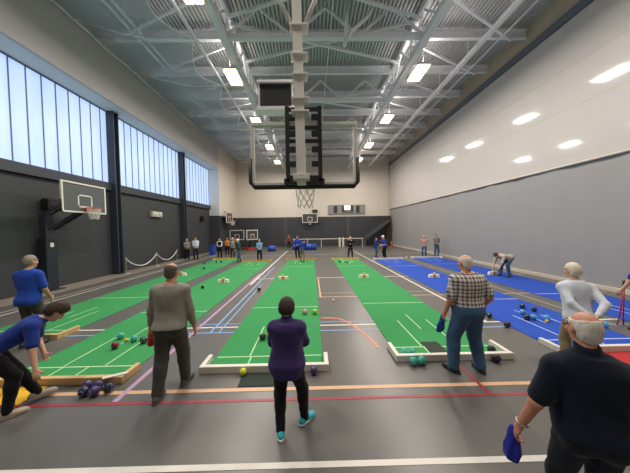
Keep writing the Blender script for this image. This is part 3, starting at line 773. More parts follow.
# ------------------------------------------------------------------ people: distance-field bodies
A_ = np.array
def nrm(v): v = np.asarray(v, float); return v / (np.linalg.norm(v) + 1e-9)
class Field:
    def __init__(s, lo, hi, vox):
        s.lo = np.asarray(lo, float); s.vox = vox
        s.n = np.maximum(4, np.ceil((np.asarray(hi) - s.lo) / vox).astype(int) + 1)
        s.a = np.full(tuple(s.n), 1.0, np.float32)
    def _blk(s, lo, hi):
        i0 = np.clip(np.floor((np.asarray(lo) - s.lo) / s.vox).astype(int), 0, s.n); i1 = np.clip(np.ceil((np.asarray(hi) - s.lo) / s.vox).astype(int) + 1, 0, s.n)
        if np.any(i1 <= i0): return None, None
        ax = [(s.lo[k] + s.vox * np.arange(i0[k], i1[k])).astype(np.float32) for k in range(3)]
        return tuple(slice(i0[k], i1[k]) for k in range(3)), np.stack(np.meshgrid(*ax, indexing='ij'), -1)
    def add(s, fn, lo, hi, k=0.02):
        m = k + 3 * s.vox
        sl, P = s._blk(np.asarray(lo) - m, np.asarray(hi) + m)
        if sl is None: return s
        d = fn(P).astype(np.float32); a = s.a[sl]
        if k > 0:
            h = np.maximum(k - np.abs(a - d), 0) / k
            s.a[sl] = np.minimum(a, d) - h * h * k * .25
        else: s.a[sl] = np.minimum(a, d)
        return s
    def cone(s, a, b, ra, rb, k=0.02):
        a, b = np.asarray(a, float), np.asarray(b, float); ba = b - a; L2 = max(ba @ ba, 1e-9)
        def f(P):
            t = np.clip(((P - a) @ ba) / L2, 0, 1); return np.linalg.norm(P - a - t[..., None] * ba, axis=-1) - (ra + (rb - ra) * t)
        r = max(ra, rb)
        return s.add(f, np.minimum(a, b) - r, np.maximum(a, b) + r, k)
    def ell(s, c, r, Rm=None, k=0.02):
        c = np.asarray(c, float); r = np.asarray(r, float); Rm = np.eye(3) if Rm is None else Rm
        def f(P):
            q = (P - c) @ Rm; k0 = np.linalg.norm(q / r, axis=-1); k1 = np.linalg.norm(q / (r * r), axis=-1) + 1e-6
            return k0 * (k0 - 1) / k1
        R_ = r.max(); return s.add(f, c - R_, c + R_, k)
    def loft(s, o, u, v, w, prof, off=0.0, w0=None, w1=None, k=0.02, flare=0.0):
        o = np.asarray(o, float); ws = A_([p[0] for p in prof]); tab = np.linspace(ws[0], ws[-1], 60)
        ker = np.ones(7) / 7
        def sm(col):
            y = np.interp(tab, ws, [p[col] for p in prof]); yp = np.pad(y, 3, mode='edge'); return np.convolve(yp, ker, 'valid')
        TA, TB, TCc = sm(1), sm(2), sm(3)
        lo_w = ws[0] if w0 is None else w0; hi_w = ws[-1] if w1 is None else w1
        def f(P):
            q = P - o; x = q @ u; y = q @ v; z = q @ w
            zc = np.clip(z, ws[0], ws[-1])
            fl_ = flare * np.clip((.05 - z) / .15, 0, 1)
            a = np.interp(zc, tab, TA) + off + fl_; b = np.interp(zc, tab, TB) + off + fl_; c = np.interp(zc, tab, TCc)
            e = 2.25
            r = (np.abs(x / a) ** e + np.abs((y - c) / b) ** e) ** (1 / e)
            d = (r - 1) * np.minimum(a, b)
            return np.maximum(d, np.maximum(z - hi_w, lo_w - z))
        R_ = max(TA.max(), TB.max()) + off + .06
        pts = A_([o + w * lo_w, o + w * hi_w])
        return s.add(f, pts.min(0) - R_, pts.max(0) + R_, k)
    def cut(s, p, n):
        """remove what lies on the side n points to"""
        p, n = np.asarray(p, float), nrm(n)
        ax = [(s.lo[k] + s.vox * np.arange(s.n[k]) - p[k]) * n[k] for k in range(3)]
        d = ax[0][:, None, None] + ax[1][None, :, None] + ax[2][None, None, :]
        s.a = np.maximum(s.a, d.astype(np.float32)); return s
    def noise(s, amp, freqs, seed, mask=None):
        rng = np.random.RandomState(seed); ax = [(s.lo[k] + s.vox * np.arange(s.n[k])).astype(np.float32) for k in range(3)]
        X, Y, Z = np.meshgrid(*ax, indexing='ij', sparse=True)
        t = 0
        for f, hz in freqs:
            d = rng.normal(size=3); d[2] *= hz; d = nrm(d) * f; d2 = nrm(rng.normal(size=3)) * f * .45; ph = rng.uniform(0, 6, 2)
            wv = X * d2[0] + Y * d2[1] + Z * d2[2] + ph[0]
            t = t + np.sin(X * d[0] + Y * d[1] + Z * d[2] + ph[1] + 1.3 * np.sin(wv))
        s.a += (amp * t / len(freqs)).astype(np.float32); return s
    def mesh(s, name, m, parent=None):
        a = s.a
        a = np.pad(a, 1, constant_values=1.0); lo = s.lo - s.vox
        ins = a < 0
        nx, ny, nz = (x - 1 for x in a.shape)
        cnt = np.zeros((nx, ny, nz), np.uint8)
        for i in (0, 1):
            for j in (0, 1):
                for k in (0, 1): cnt += ins[i:nx + i, j:ny + j, k:nz + k]
        cells = np.argwhere((cnt > 0) & (cnt < 8))
        if len(cells) == 0:
            me = bpy.data.meshes.new(name); o = bpy.data.objects.new(name, me); COL.objects.link(o); o.parent = parent; return o
        idx = np.full((nx, ny, nz), -1, np.int32); idx[tuple(cells.T)] = np.arange(len(cells))
        acc = np.zeros((len(cells), 3)); num = np.zeros(len(cells))
        corners = [(i, j, k) for i in (0, 1) for j in (0, 1) for k in (0, 1)]
        val = {c: a[cells[:, 0] + c[0], cells[:, 1] + c[1], cells[:, 2] + c[2]].astype(float) for c in corners}
        for c in corners:
            for ax in range(3):
                if c[ax]: continue
                c2 = list(c); c2[ax] = 1; c2 = tuple(c2); v0, v1 = val[c], val[c2]
                x = (v0 < 0) != (v1 < 0); t = np.where(x, v0 / np.where(x, v0 - v1, 1), 0)
                p = np.tile(A_(c, float), (len(cells), 1)); p[:, ax] += t
                acc[x] += p[x]; num[x] += 1
        V = lo + (cells + acc / num[:, None]) * s.vox
        Q = []
        for ax in range(3):
            o1, o2 = [(1, 2), (2, 0), (0, 1)][ax]
            sl0 = [slice(None)] * 3; sl1 = [slice(None)] * 3; sl0[ax] = slice(0, -1); sl1[ax] = slice(1, None)
            A0, A1 = ins[tuple(sl0)], ins[tuple(sl1)]
            e = np.argwhere(A0 != A1)
            ok = (e[:, o1] > 0) & (e[:, o2] > 0) & (e[:, o1] < (nx, ny, nz)[o1]) & (e[:, o2] < (nx, ny, nz)[o2]); e = e[ok]
            fl_ = A0[tuple(e.T)]
            def at_(d1, d2):
                q = e.copy(); q[:, o1] -= d1; q[:, o2] -= d2; return idx[tuple(q.T)]
            q = np.stack([at_(1, 1), at_(0, 1), at_(0, 0), at_(1, 0)], 1)
            q[~fl_] = q[~fl_][:, ::-1]
            Q.append(q)
        Q = np.concatenate(Q); Q = Q[(Q >= 0).all(1)]
        # one light relax for smoothness
        for _ in range(1):
            sm = np.zeros_like(V); c_ = np.zeros(len(V))
            for i in range(4):
                np.add.at(sm, Q[:, i], V[Q[:, (i + 1) % 4]] + V[Q[:, (i + 3) % 4]]); np.add.at(c_, Q[:, i], 2)
            V = V * .5 + .5 * sm / np.maximum(c_, 1)[:, None]
        me = bpy.data.meshes.new(name)
        me.vertices.add(len(V)); me.vertices.foreach_set('co', V.astype(np.float32).ravel())
        me.loops.add(Q.size); me.loops.foreach_set('vertex_index', Q.astype(np.int32).ravel())
        me.polygons.add(len(Q)); me.polygons.foreach_set('loop_start', (np.arange(len(Q)) * 4).astype(np.int32))
        me.update(calc_edges=True); me.polygons.foreach_set('use_smooth', [True] * len(Q))
        me.materials.append(m)
        o = bpy.data.objects.new(name, me); COL.objects.link(o)
        if parent is not None: o.parent = parent
        return o

def ik(a, b, l1, l2, pole):
    a, b = np.asarray(a, float), np.asarray(b, float); d = b - a; L = np.linalg.norm(d); mx = (l1 + l2) * .998
    if L > mx: b = a + d / L * mx; L = mx
    d = nrm(b - a); x = (l1 * l1 - l2 * l2 + L * L) / (2 * L); hgt = math.sqrt(max(l1 * l1 - x * x, 0))
    p = np.asarray(pole, float); p = nrm(p - d * (p @ d))
    return a + d * x + p * hgt, b

def axes(yaw, pitch, roll=0):
    """u right, v forward, w up; pitch>0 bends forward/down, yaw>0 turns left"""
    cz, sz = math.cos(yaw), math.sin(yaw); cp, sp = math.cos(pitch), math.sin(pitch)
    v = A_([-sz * cp, cz * cp, -sp]); u = A_([cz, sz, 0.0]); w = np.cross(u, v)
    if roll:
        u, w = u * math.cos(roll) + w * math.sin(roll) * -1, w * math.cos(roll) + u * math.sin(roll)
    return u, v, w

eye_m = mat('eye_dark', '#2a2320', rough=.25); lip_m = mat('lips', '#a9685c', rough=.5)
SKIN = mat('skin_fair', '#cf9f85', rough=.5, var=.05, scale=14); SKIN2 = mat('skin_ruddy', '#c98a70', rough=.5, var=.06, scale=14)
def cloth(name, c, **k): return mat(name, c, rough=.9, var=k.pop('var', .07), scale=5, bump=.08, bscale=160, spec=.2, sheen=.1, **k)
def hairm(name, c): return mat(name, c, rough=.65, var=.22, scale=40, bump=.25, bscale=90, spec=.3)

def person(label, x, y, th, h=1.7, vox=.01, lean=0., twist=0., side=0., pel=(0, 0, 0), feet=None, hands=None, poles=None, head=(0, 0), curl=.5,
           top=None, sleeve='long', hem=-.04, bot=None, shoe=None, shoe2=None, hair=None, style='short', skin=SKIN, g=1.0, belly=0.0, fem=False, vest=None, cap=None,
           glasses=False, belt=None, collar=True, folds=.0045, seed=0, sock=None, watch=None, baggy=.014, puff=0.0, badge=False, zoff=0.0, vol=1.0, slope=.03, bald=.086, wide=1.0, ch=.034):
    s = h / 1.72
    hip_z = .515 * h
    pv = A_([pel[0], pel[1], hip_z + pel[2]])
    u, v, w = axes(twist, lean); w = nrm(w + u * side); u = nrm(np.cross(v, w)); v = np.cross(w, u)
    up_, vp_, wp_ = axes(twist * .4, lean * .55)
    T = .287 * h
    sc = pv + w * T
    shw = (.095 if fem else .104) * h * wide
    shl, shr = sc - u * shw - w * slope * s, sc + u * shw - w * slope * s
    nb = pv + w * .315 * h
    hw_ = .052 * h
    hl, hr = pv - up_ * hw_, pv + up_ * hw_
    if feet is None: feet = ((-.11, 0, .15, 0, 0), (.11, 0, -.15, 0, 0))
    ank = []; 
    for (fx, fy, fyaw, fpit, lift) in feet:
        ank.append(A_([fx, fy, .075 * s + lift]))
    tl, cl = .242 * h, .242 * h
    knees = []
    for i, hj in enumerate((hl, hr)):
        fyaw = feet[i][2]; kn, an = ik(hj, ank[i], tl, cl, A_([-math.sin(fyaw) , math.cos(fyaw) , .15])); knees.append(kn); ank[i] = an
    ua, fa = .172 * h, .148 * h
    if hands is None: hands = ((-.27, .05, .46 * h), (.27, .05, .46 * h))
    elb = []; wr = []
    for i, sj in enumerate((shl, shr)):
        sg = -1 if i == 0 else 1
        pole = (poles[i] if poles and poles[i] is not None else (u * sg * .45 - v * .8 - A_([0, 0, .3])))
        e_, w_ = ik(sj, A_(hands[i], float), ua, fa, pole); elb.append(e_); wr.append(w_)
    hu, hv, hww = axes(head[0], head[1])
    neckdir = nrm(w * .55 + hww * .45 + hv * .18)
    hc = nb + neckdir * .098 * h
    Rh = np.stack([hu, hv, hww], 1)
    allp = [pv, sc, nb, hc + hww * .14 * s, hc - hww * .1, hc + hv * .14, hc - hv * .13, hl, hr, *knees, *elb, *wr, *ank]
    allp += [w_ + nrm(w_ - e_) * .2 * s for w_, e_ in zip(wr, elb)] + [a + A_([0, .2, 0]) for a in ank] + [a - A_([0, .12, 0]) for a in ank] + [sc + u * .24, sc - u * .24, pv + u * .2 - v * .2, pv - u * .2 + v * .2, sc + v * .16, sc - v * .16]
    lo = np.min(allp, 0) - .09; hi = np.max(allp, 0) + .09; lo[2] = min(lo[2], -.02)
    rmin = .62 * vox
    if fem:
        prof = [(-.075, .10, .085, -.02), (-.02, .168, .115, -.02), (.03, .168, .118, -.018), (.12, .142, .1, .0), (.2, .132, .095, .008), (.33, .145, .112, .02), (.43, .155, .1, .0), (.5, .145, .075, -.012), (.535, .07, .058, -.015), (.56, .05, .05, -.01)]
    else:
        prof = [(-.075, .10, .085, -.015), (-.02, .16, .11, -.015), (.03, .162, .113, -.01), (.12, .152, .105, .005), (.2, .15, .104, .012), (.33, .165, .118, .01), (.43, .178, .108, -.004), (.5, .165, .078, -.014), (.535, .08, .06, -.015), (.56, .055, .055, -.01)]
    pr = []
    for (a, b, c, d) in prof:
        bl = belly * math.exp(-((a - .13) / .12) ** 2)
        pr.append((a * s, (b * g + bl * .5) * s, (c * g + bl * .8) * s, (d + bl * .6) * s))
    def torso(f, off, w0=None, w1=None, k=.03, flare=0.): return f.loft(pv, u, v, w, pr, off, w0, w1, k, flare)
    ra = .046 * s * (.5 + .5 * g); 
    if fem: ra *= .92
    def arm(f, i, off, t_end=2.0, k=.03, r_end=None):
        sj, e_, w_ = (shl, shr)[i], elb[i], wr[i]
        f.cone(nb + w * .0 * s + (sj - nb) * .22, sj, .044 * s + off, .054 * s * (.6 + .4 * g) + off, k)
        if t_end < 1: f.cone(sj, sj + (e_ - sj) * t_end, .054 * s * (.6 + .4 * g) + off, ra * .95 + off + .008, k); return
        f.cone(sj, e_, .054 * s * (.6 + .4 * g) + off, ra * .86 + off, k)
        if t_end > 1: f.cone(e_, e_ + (w_ - e_) * (t_end - 1), ra * .88 + off, (r_end or ra * .58) + off * .7, k * .7)
    def leg(f, i, off, k=.025, low=.0):
        hj = (hl, hr)[i]; kn, an = knees[i], ank[i]
        f.cone(hj + up_ * (-.012 if i else .012), kn, .088 * s * g + off, .056 * s * (.5 + .5 * g) + off, k)
        f.cone(kn, an + (kn - an) * low, .056 * s * (.5 + .5 * g) + off, (.037 * s + off * 1.25), k * .8)
        calf = kn + (an - kn) * .3 - vp_ * .012
        f.ell(calf, (.05 * s + off, .054 * s + off, .11 * s), None, .03)
    # ---- body: one continuous skin
    f = Field(lo, hi, vox)
    torso(f, -.008, k=.03)
    for i in (0, 1):
        arm(f, i, 0.0); leg(f, i, -.008)
    for sg in (-1, 1): f.ell(pv + up_ * sg * .07 * s * g - vp_ * .05 * s - wp_ * .03, (.085 * s * g, .08 * s, .09 * s), None, .03)
    f.cone(nb - w * .03 * s, hc - hww * .05 * s, .058 * s, .052 * s, .02)
    f.ell(hc + hv * -.008 * s + hww * .012 * s, A_((.0745, .093, .098)) * s, Rh, .02)
    f.ell(hc + hv * .026 * s - hww * .05 * s, A_((.056, .064, .07)) * s, Rh, .03)
    f.ell(hc + hv * .062 * s - hww * .098 * s, A_((.028, .026, .022)) * s, Rh, .03)
    f.cone(hc + hv * .086 * s + hww * .0 * s, hc + hv * .108 * s - hww * .034 * s, .010 * s, .015 * s, .012)
    for sg in (-1, 1):
        f.ell(hc + hu * sg * .036 * s + hv * .082 * s + hww * .022 * s, A_((.026, .012, .009)) * s, Rh, .012)
        f.ell(hc + hu * sg * .044 * s + hv * .07 * s - hww * .03 * s, A_((.024, .018, .022)) * s, Rh, .02)
        f.ell(hc + hu * sg * .078 * s - hv * .004 * s - hww * .012 * s, A_((max(.011, vox * .7 / s), .024, .033)) * s, Rh, .006)
    for i in (0, 1):
        sg = -1 if i == 0 else 1
        d = nrm(wr[i] - elb[i]); hs = s * (.95 if fem else 1.03)
        inn = -u * sg; n_ = nrm(inn - d * (inn @ d)); sd = np.cross(d, n_); 
        if sd @ v < 0: sd = -sd
        pc = wr[i] + d * .048 * hs
        Rp = np.stack([sd, n_, d], 1)
        f.ell(pc, A_((.041, max(.018, vox), .056)) * hs, Rp, .015)
        cl_ = curl[i] if isinstance(curl, (tuple, list)) else curl
        for q in range(4):
            bs = pc + d * .04 * hs + sd * (.029 - .0195 * q) * hs
            L1, L2 = (.042, .046, .043, .034)[q] * hs, (.036, .042, .038, .03)[q] * hs
            a1, a2 = cl_ * .8 + .06 * q, cl_ * 1.9 + .08 * q
            d1 = d * math.cos(a1) + n_ * math.sin(a1); d2 = d * math.cos(a2) + n_ * math.sin(a2)
            r1 = max(.0092 * hs, rmin); r2 = max(.0075 * hs, rmin)
            f.cone(bs, bs + d1 * L1, r1, r1 * .92, .006); f.cone(bs + d1 * L1, bs + d1 * L1 + d2 * L2, r1 * .9, r2, .004)
        tb = pc - d * .02 * hs + sd * .032 * hs; td = nrm(d * .7 + sd * .62 + n_ * .35); te = tb + td * .042 * hs
        f.cone(tb, te, max(.013 * hs, rmin), max(.0105 * hs, rmin), .012); f.cone(te, te + nrm(td + d * .5 + n_ * .25) * .03 * hs, max(.0105 * hs, rmin), max(.0085 * hs, rmin), .004)
        fyaw = feet[i][2]; fd = A_([-math.sin(fyaw), math.cos(fyaw), 0]); fp = feet[i][3]; fd = nrm(fd * math.cos(fp) + A_([0, 0, -math.sin(fp)]))
        f.cone(ank[i] - A_([0, 0, .02]), ank[i] + fd * .12 * s - A_([0, 0, .035]) * math.cos(fp), .034 * s, .026 * s, .02)
    root = f.mesh('person', skin)
    root.location = (x, y, zoff); root.rotation_euler = (0, 0, th)
    tag(root, label, 'person')
    mk = lambda nm, fld, m: fld.mesh(nm, m, root)
    # ---- trousers
    f = Field(lo, hi, vox)
    f.loft(pv, up_, vp_, wp_, pr, baggy - .002, -.075 * s, .12 * s, .03)
    for i in (0, 1): leg(f, i, baggy, .03, .02)
    for sg in (-1, 1): f.ell(pv + up_ * sg * .07 * s * g - vp_ * .052 * s - wp_ * .03, (.088 * s * g + .012, .083 * s + .01, .095 * s), None, .03)
    f.noise(folds, [(38, .9), (55, 1.2), (27, .6), (70, 1)], seed + 5)
    for i in (0, 1): pass
    zc = min(a[2] for a in ank)
    f.cut((0, 0, max(.028, .035 * s)), (0, 0, -1))
    f.cut(pv + wp_ * (hem + .045) * s, wp_)
    mk('trousers', f, bot)
    # ---- shirt
    if top is not None:
        f = Field(lo, hi, vox)
        torso(f, .017 + puff, hem * s, .535 * s, .03, .014)
        te = {'short': .78, 'long': 1.93, 'mid': 1.2}[sleeve]
        for i in (0, 1): arm(f, i, (.013 if sleeve != 'short' else .017) + puff * .6, te, .035)
        if hem < .03:
            for sg in (-1, 1): f.ell(pv + up_ * sg * .066 * s * g - vp_ * .054 * s - wp_ * .03, (.096 * s * g + .022, .09 * s + .022 + max(0, baggy - .014), .12 * s), None, .04)
        f.noise(folds, [(30, .5), (46, 1.3), (62, .8), (24, 1.5)], seed)
        f.cut(pv + w * hem * s, -w)
        f.cone(nb - w * .05 * s, nb + neckdir * ch * s, (.074 + .3 * puff) * s * (.7 + .3 * g), .066 * s, .02)
        f.cut(nb + w * ch * s, w * .94 - v * .28)
        sh = mk('shirt', f, top)
        if collar:
            fc = Field(nb - .13, nb + .13, vox)
            fc.cone(nb - w * .02 * s, nb + neckdir * ch * s, .076 * s, .068 * s, 0)
            fc.cut(nb + w * (ch + .002) * s, w * .93 - v * .35); fc.cut(nb - w * .025 * s, -w)
            mk('collar', fc, top)
        if badge:
            MB().lathe([(.001, 0), (.013, 0), (.013, .003), (.001, .004)], n=16).build('sleeve_badge', pw, root, tuple(shl + (elb[0] - shl) * .62 - u * .06 * s))
    if vest is not None:
        f = Field(lo, hi, vox); torso(f, .03, -.06 * s, .5 * s, .02)
        f.noise(folds, [(30, .5), (46, 1.3), (62, .8)], seed + 3); f.cut(pv - w * .05 * s, -w); f.cut(nb - w * .02, w)
        mk('vest', f, vest)
    if belt is not None:
        f = Field(pv - .32, pv + .36, vox); f.loft(pv, up_, vp_, wp_, pr, .026, .055 * s, .098 * s, .0)
        f.cut(pv + wp_ * .098 * s, wp_); f.cut(pv + wp_ * .055 * s, -wp_); mk('belt', f, belt)
    # ---- shoes
    for i in (0, 1):
        fyaw, fp, lift = feet[i][2], feet[i][3], feet[i][4]
        fu, fv, fw = axes(fyaw, fp); R_ = np.stack([fu, fv, fw], 1)
        base = ank[i] - fw * .075 * s
        fs = Field(base - .24, base + .26, min(vox, .01))
        fs.ell(base + fv * .045 * s + fw * .032, A_((.045, .142, .046)) * s, R_, .02)
        fs.cone(base - fv * .045 * s + fw * .045, base - fv * .01 + fw * .085 * s, .04 * s, .042 * s, .03)
        fs.ell(base + fv * .11 * s + fw * .025, A_((.047, .075, .034)) * s, R_, .02)
        fs.cut(base + fw * .014, -fw)
        sh = mk('shoe', fs, shoe)
        fs = Field(base - .24, base + .26, min(vox, .01))
        fs.ell(base + fv * .045 * s + fw * .01, A_((.05, .15, .06)) * s, R_, 0)
        fs.ell(base - fv * .04 * s + fw * .01, A_((.044, .07, .06)) * s, R_, .02)
        fs.cut(base + fw * .022, fw); fs.cut(base + fw * .001, -fw)
        fs.mesh('sole', shoe2 or shoe, sh)
    # ---- hair
    if hair is not None:
        q = .007 if style == 'ring' else .012
        f = Field(hc - .2 * s, hc + .2 * s, min(vox, .008))
        if style == 'bob':
            f.ell(hc - hv * .014 * s + hww * .018 * s, A_((.094, .108, .112)) * s * vol, Rh, .0)
            f.ell(hc - hv * .03 * s - hww * .04 * s, A_((.09, .085, .095)) * s * vol, Rh, .03)
        elif style == 'full':
            f.ell(hc - hv * .012 * s + hww * .018 * s, A_((.09, .106, .112)) * s * vol, Rh, .0)
            f.ell(hc - hv * .04 * s - hww * .02 * s, A_((.082, .075, .075)) * s * vol, Rh, .03)
        else:
            f.ell(hc - hv * .01 * s + hww * .014 * s, A_((.0745 + q, .093 + q, .098 + q)) * s, Rh, .0)
            f.ell(hc - hv * .05 * s - hww * .04 * s, A_((.06, .052, .06)) * s, Rh, .02)
        f.noise(.0045 if style in ('bob', 'full') else .003, [(120, .6), (170, .6), (90, .8), (210, .6)], seed + 9)
        fr_ = nrm(hv - hww * .62)
        f.cut(hc + hv * .066 * s + hww * .058 * s, fr_)
        if style != 'bob': 
            f.cut(hc - hww * (.095 if style == 'ring' else .08) * s, -hww + hv * .25)
            # clear the ears
            for sg in (-1, 1):
                ec = hc + hu * sg * .088 * s + hv * .004 * s - hww * .02 * s
                sl, P = f._blk(ec - .06, ec + .06)
                if sl: f.a[sl] = np.maximum(f.a[sl], -((np.linalg.norm(((P - ec) @ Rh) / A_([.036, .034, .046]), axis=-1) - 1) * .034 * s))
        else: f.cut(hc - hww * .13 * s, -hww)
        if style == 'ring':
            cr = hc + hww * .06 * s - hv * .035 * s
            sl, P = f._blk(f.lo, f.lo + f.vox * f.n)
            d = np.linalg.norm((P - (hc + hww * .125 * s - hv * .0 * s)) / A_([1, 1, 1]), axis=-1) - bald * s
            f.a[sl] = np.maximum(f.a[sl], -d)
        mk('hair', f, hair)
    if cap is not None:
        f = Field(hc - .25 * s, hc + .25 * s, min(vox, .01))
        f.ell(hc - hv * .008 * s + hww * .02 * s, A_((.094, .113, .112)) * s, Rh, 0); f.cut(hc + hww * .035 * s, -hww)
        f.ell(hc + hv * .12 * s + hww * .045 * s, A_((.07, .085, .012)) * s, Rh, .01)
        mk('cap', f, cap)
    # ---- face
    for sg in (-1, 1):
        MB().lathe([(max(.0004, .0115 * s * math.cos((-.5 + k / 8) * PI)), .0115 * s * math.sin((-.5 + k / 8) * PI)) for k in range(9)], (0, 0, 0), 12).build('eye', eye_m, root, tuple(hc + hu * sg * .033 * s + hv * .079 * s + hww * .008 * s))
    MB().tube([tuple(hc + hu * t * .026 * s + hv * (.088 - .3 * abs(t * .026) ** 1.0) * s - hww * (.064 + .002 * t * t) * s) for t in (-1, -.5, 0, .5, 1)], [.003 * s, .006 * s, .0065 * s, .006 * s, .003 * s], 8).build('mouth', lip_m, root)
    if glasses:
        gm = MB()
        for sg in (-1, 1):
            c = hc + hu * sg * .034 * s + hv * .1 * s + hww * .008 * s
            gm.tube([tuple(c + hu * .024 * math.cos(q * PI / 8) + hww * .019 * math.sin(q * PI / 8)) for q in range(16)], .0022, 6, True)
            gm.tube([tuple(c + hu * sg * .024), tuple(hc + hu * sg * .081 * s + hv * .07 * s + hww * .01 * s), tuple(hc + hu * sg * .084 * s - hv * .0 * s + hww * .012 * s)], .0028, 6)
        gm.tube([tuple(hc + hu * t * .011 + hv * .102 * s + hww * .012 * s) for t in (-1, 1)], .002, 6)
        gm.build('glasses', black_st, root)
    if watch is not None:
        i = watch; d = nrm(wr[i] - elb[i]); c = wr[i] - d * .035; n1 = nrm(np.cross(d, A_([0, 0, 1.]) + .01)); n2 = np.cross(d, n1); r_ = ra * .64 + .006
        MB().tube([tuple(c + (n1 * math.cos(q * PI / 10) + n2 * math.sin(q * PI / 10)) * r_) for q in range(20)], .006, 6, True).build('watch', chrome, root)
    Mw = Matrix.Translation((x, y, 0)) @ Matrix.Rotation(th, 4, 'Z')
    root['dbg'] = 1; del root['dbg']
    return root, [Mw @ Vector(w_ + nrm(w_ - e_) * .09 * s) for w_, e_ in zip(wr, elb)]

def held_cloth(p, L, wd, th, m, label, seed=0, sway=(0, 0)):
    """a cloth bunched in a fist and hanging down from it"""
    L = L
    f = Field((-wd - .05, -th - .06, -L - .04), (wd + .05, th + .06, .08), .008)
    f.cone((0, 0, .045), (0, 0, -.03), .022, .03, .02)
    def fn(P):
        t = np.clip(-P[..., 2] / L, 0, 1); a = .03 + (wd - .03) * np.sin(np.clip(t * 2.1, 0, PI / 2)) ; b = .024 + (th - .024) * np.sin(np.clip(t * 2, 0, PI / 2))
        a = a * np.where(t > .75, np.sqrt(np.maximum(.02, 1 - ((t - .75) / .25) ** 2 * .8)), 1)
        xx = P[..., 0] - sway[0] * t; yy = P[..., 1] - sway[1] * t
        ang = np.arctan2(yy / b, xx / a); r = np.sqrt((xx / a) ** 2 + (yy / b) ** 2)
        return np.maximum((r - 1 - .12 * np.sin(5 * ang + 3 * t)) * b * .8, np.maximum(-P[..., 2] - L, P[..., 2] - .02))
    f.add(fn, (-wd - .03, -th - .04, -L - .02), (wd + .03, th + .04, .03), .02)
    f.noise(.003, [(60, .3), (90, .3), (45, .3)], seed)
    o = f.mesh('bowls_cloth', m); o.location = p
    return tag(o, label, 'cloth', 'polishing cloths held in hands')
# ------------------------------------------------------------------ the people, nearest first
navy = cloth('navy_polo', '#161c2c'); dkjean = cloth('dark_jeans', '#20242e'); jean = cloth('blue_jeans', '#3d5c7c'); blk = cloth('black_cloth', '#121214'); grey_tr = cloth('grey_trousers', '#454440')
blue_t = cloth('royal_blue', '#2145a0'); blue_d = cloth('deep_blue_top', '#1d3480'); white_t = cloth('white_shirt_cloth', '#c9ced8'); sweat = cloth('sage_sweater', '#8b887b'); purp = cloth('purple_fleece', '#3d2f60')
khaki = cloth('khaki_cloth', '#8a7a5e'); beige_j = cloth('beige_green_jacket', '#8d9080'); teal_t = cloth('teal_dark_top', '#2c4a50'); sky_t = cloth('light_blue_top', '#6f9fd0'); pink_t = cloth('pale_pink_top', '#c59a90')
greyp = plaid('grey_plaid', '#8d8686', '#5f5c60', '#3c3c40', .09); orange_t = cloth('orange_top', '#c9792c'); rust_t = cloth('rust_brown_top', '#8a4b30'); cream_t = cloth('cream_shirt', '#b9ae98'); greyb = cloth('grey_beige_top', '#8e857a')
check = plaid('brown_check', '#d9d3ce', '#57453f', '#2e2628', .052)
sh_blk = mat('black_shoe', '#17171a', rough=.5, var=.1); sh_beige = mat('beige_shoe', '#a89c8e', rough=.6, var=.08); sh_aqua = mat('aqua_shoe', '#35b5c9', rough=.5, var=.08); sole_w = mat('white_sole', '#cfd2d2', rough=.5); sh_grey = mat('grey_shoe', '#4a4643', rough=.55, var=.1)
h_white = hairm('white_hair', '#d8d0c4'); h_cream = hairm('cream_white_hair', '#dfd3bc'); h_grey = hairm('grey_hair', '#8a8178'); h_dark = hairm('dark_brown_hair', '#38291f'); h_dgrey = hairm('dark_grey_hair', '#58514b'); h_brown = hairm('brown_hair', '#4d3426')
capw = mat('white_cap', '#e2ded6', rough=.8, var=.03); red_c = cloth('red_cloth', '#c0372b'); vio_c = cloth('violet_cloth', '#2f35a0'); blu_c = cloth('blue_cloth', '#26488f'); leather = mat('brown_leather', '#4a2c20', rough=.5, var=.1)

def lc(x, y, th, wx, wy):
    dx, dy = wx - x, wy - y; return (dx * math.cos(th) + dy * math.sin(th), -dx * math.sin(th) + dy * math.cos(th))
q1 = lc(1.75, 1.5, -.36, 1.44, 1.66)
_, H = person('bald white-haired person in navy polo holding a violet cloth, close at the right edge', 1.75, 1.5, -.36, h=1.59, hem=-.01, vox=.0075, lean=.05, head=(.16, .02), g=1.1, belly=.025, slope=.075, ch=.06, bald=.096,
       hands=((q1[0], q1[1], .74), (.3, .02, .8)), top=navy, sleeve='short', bot=dkjean, shoe=sh_blk, hair=h_white, style='ring', skin=SKIN2, glasses=True, watch=0, curl=.8, badge=True, seed=1)
held_cloth(H[0] - Vector((.0, -.015, .015)), .19, .06, .04, vio_c, 'violet-blue cloth hanging from the hand of the bald person in navy', 1)
_, H = person('person in check shirt and blue jeans facing down the fourth green mat', 2.27, 3.52, .05, h=1.74, vox=.0085, lean=.04, head=(.2, .1), g=1.16, belly=.04, baggy=.032, puff=.01, feet=((-.2, .03, .35, 0, 0), (.19, .0, -.1, 0, 0)),
       hands=((-.30, .1, .84), (.29, .12, .9)), top=check, sleeve='short', hem=.055, bot=jean, shoe=sh_blk, hair=h_white, style='ring', skin=SKIN2, belt=leather, curl=.8, seed=2)
held_cloth(H[0] - Vector((.0, .0, .0)), .2, .06, .03, blu_c, 'blue cloth in the hand of the person in the check shirt', 2, (-.05, 0))
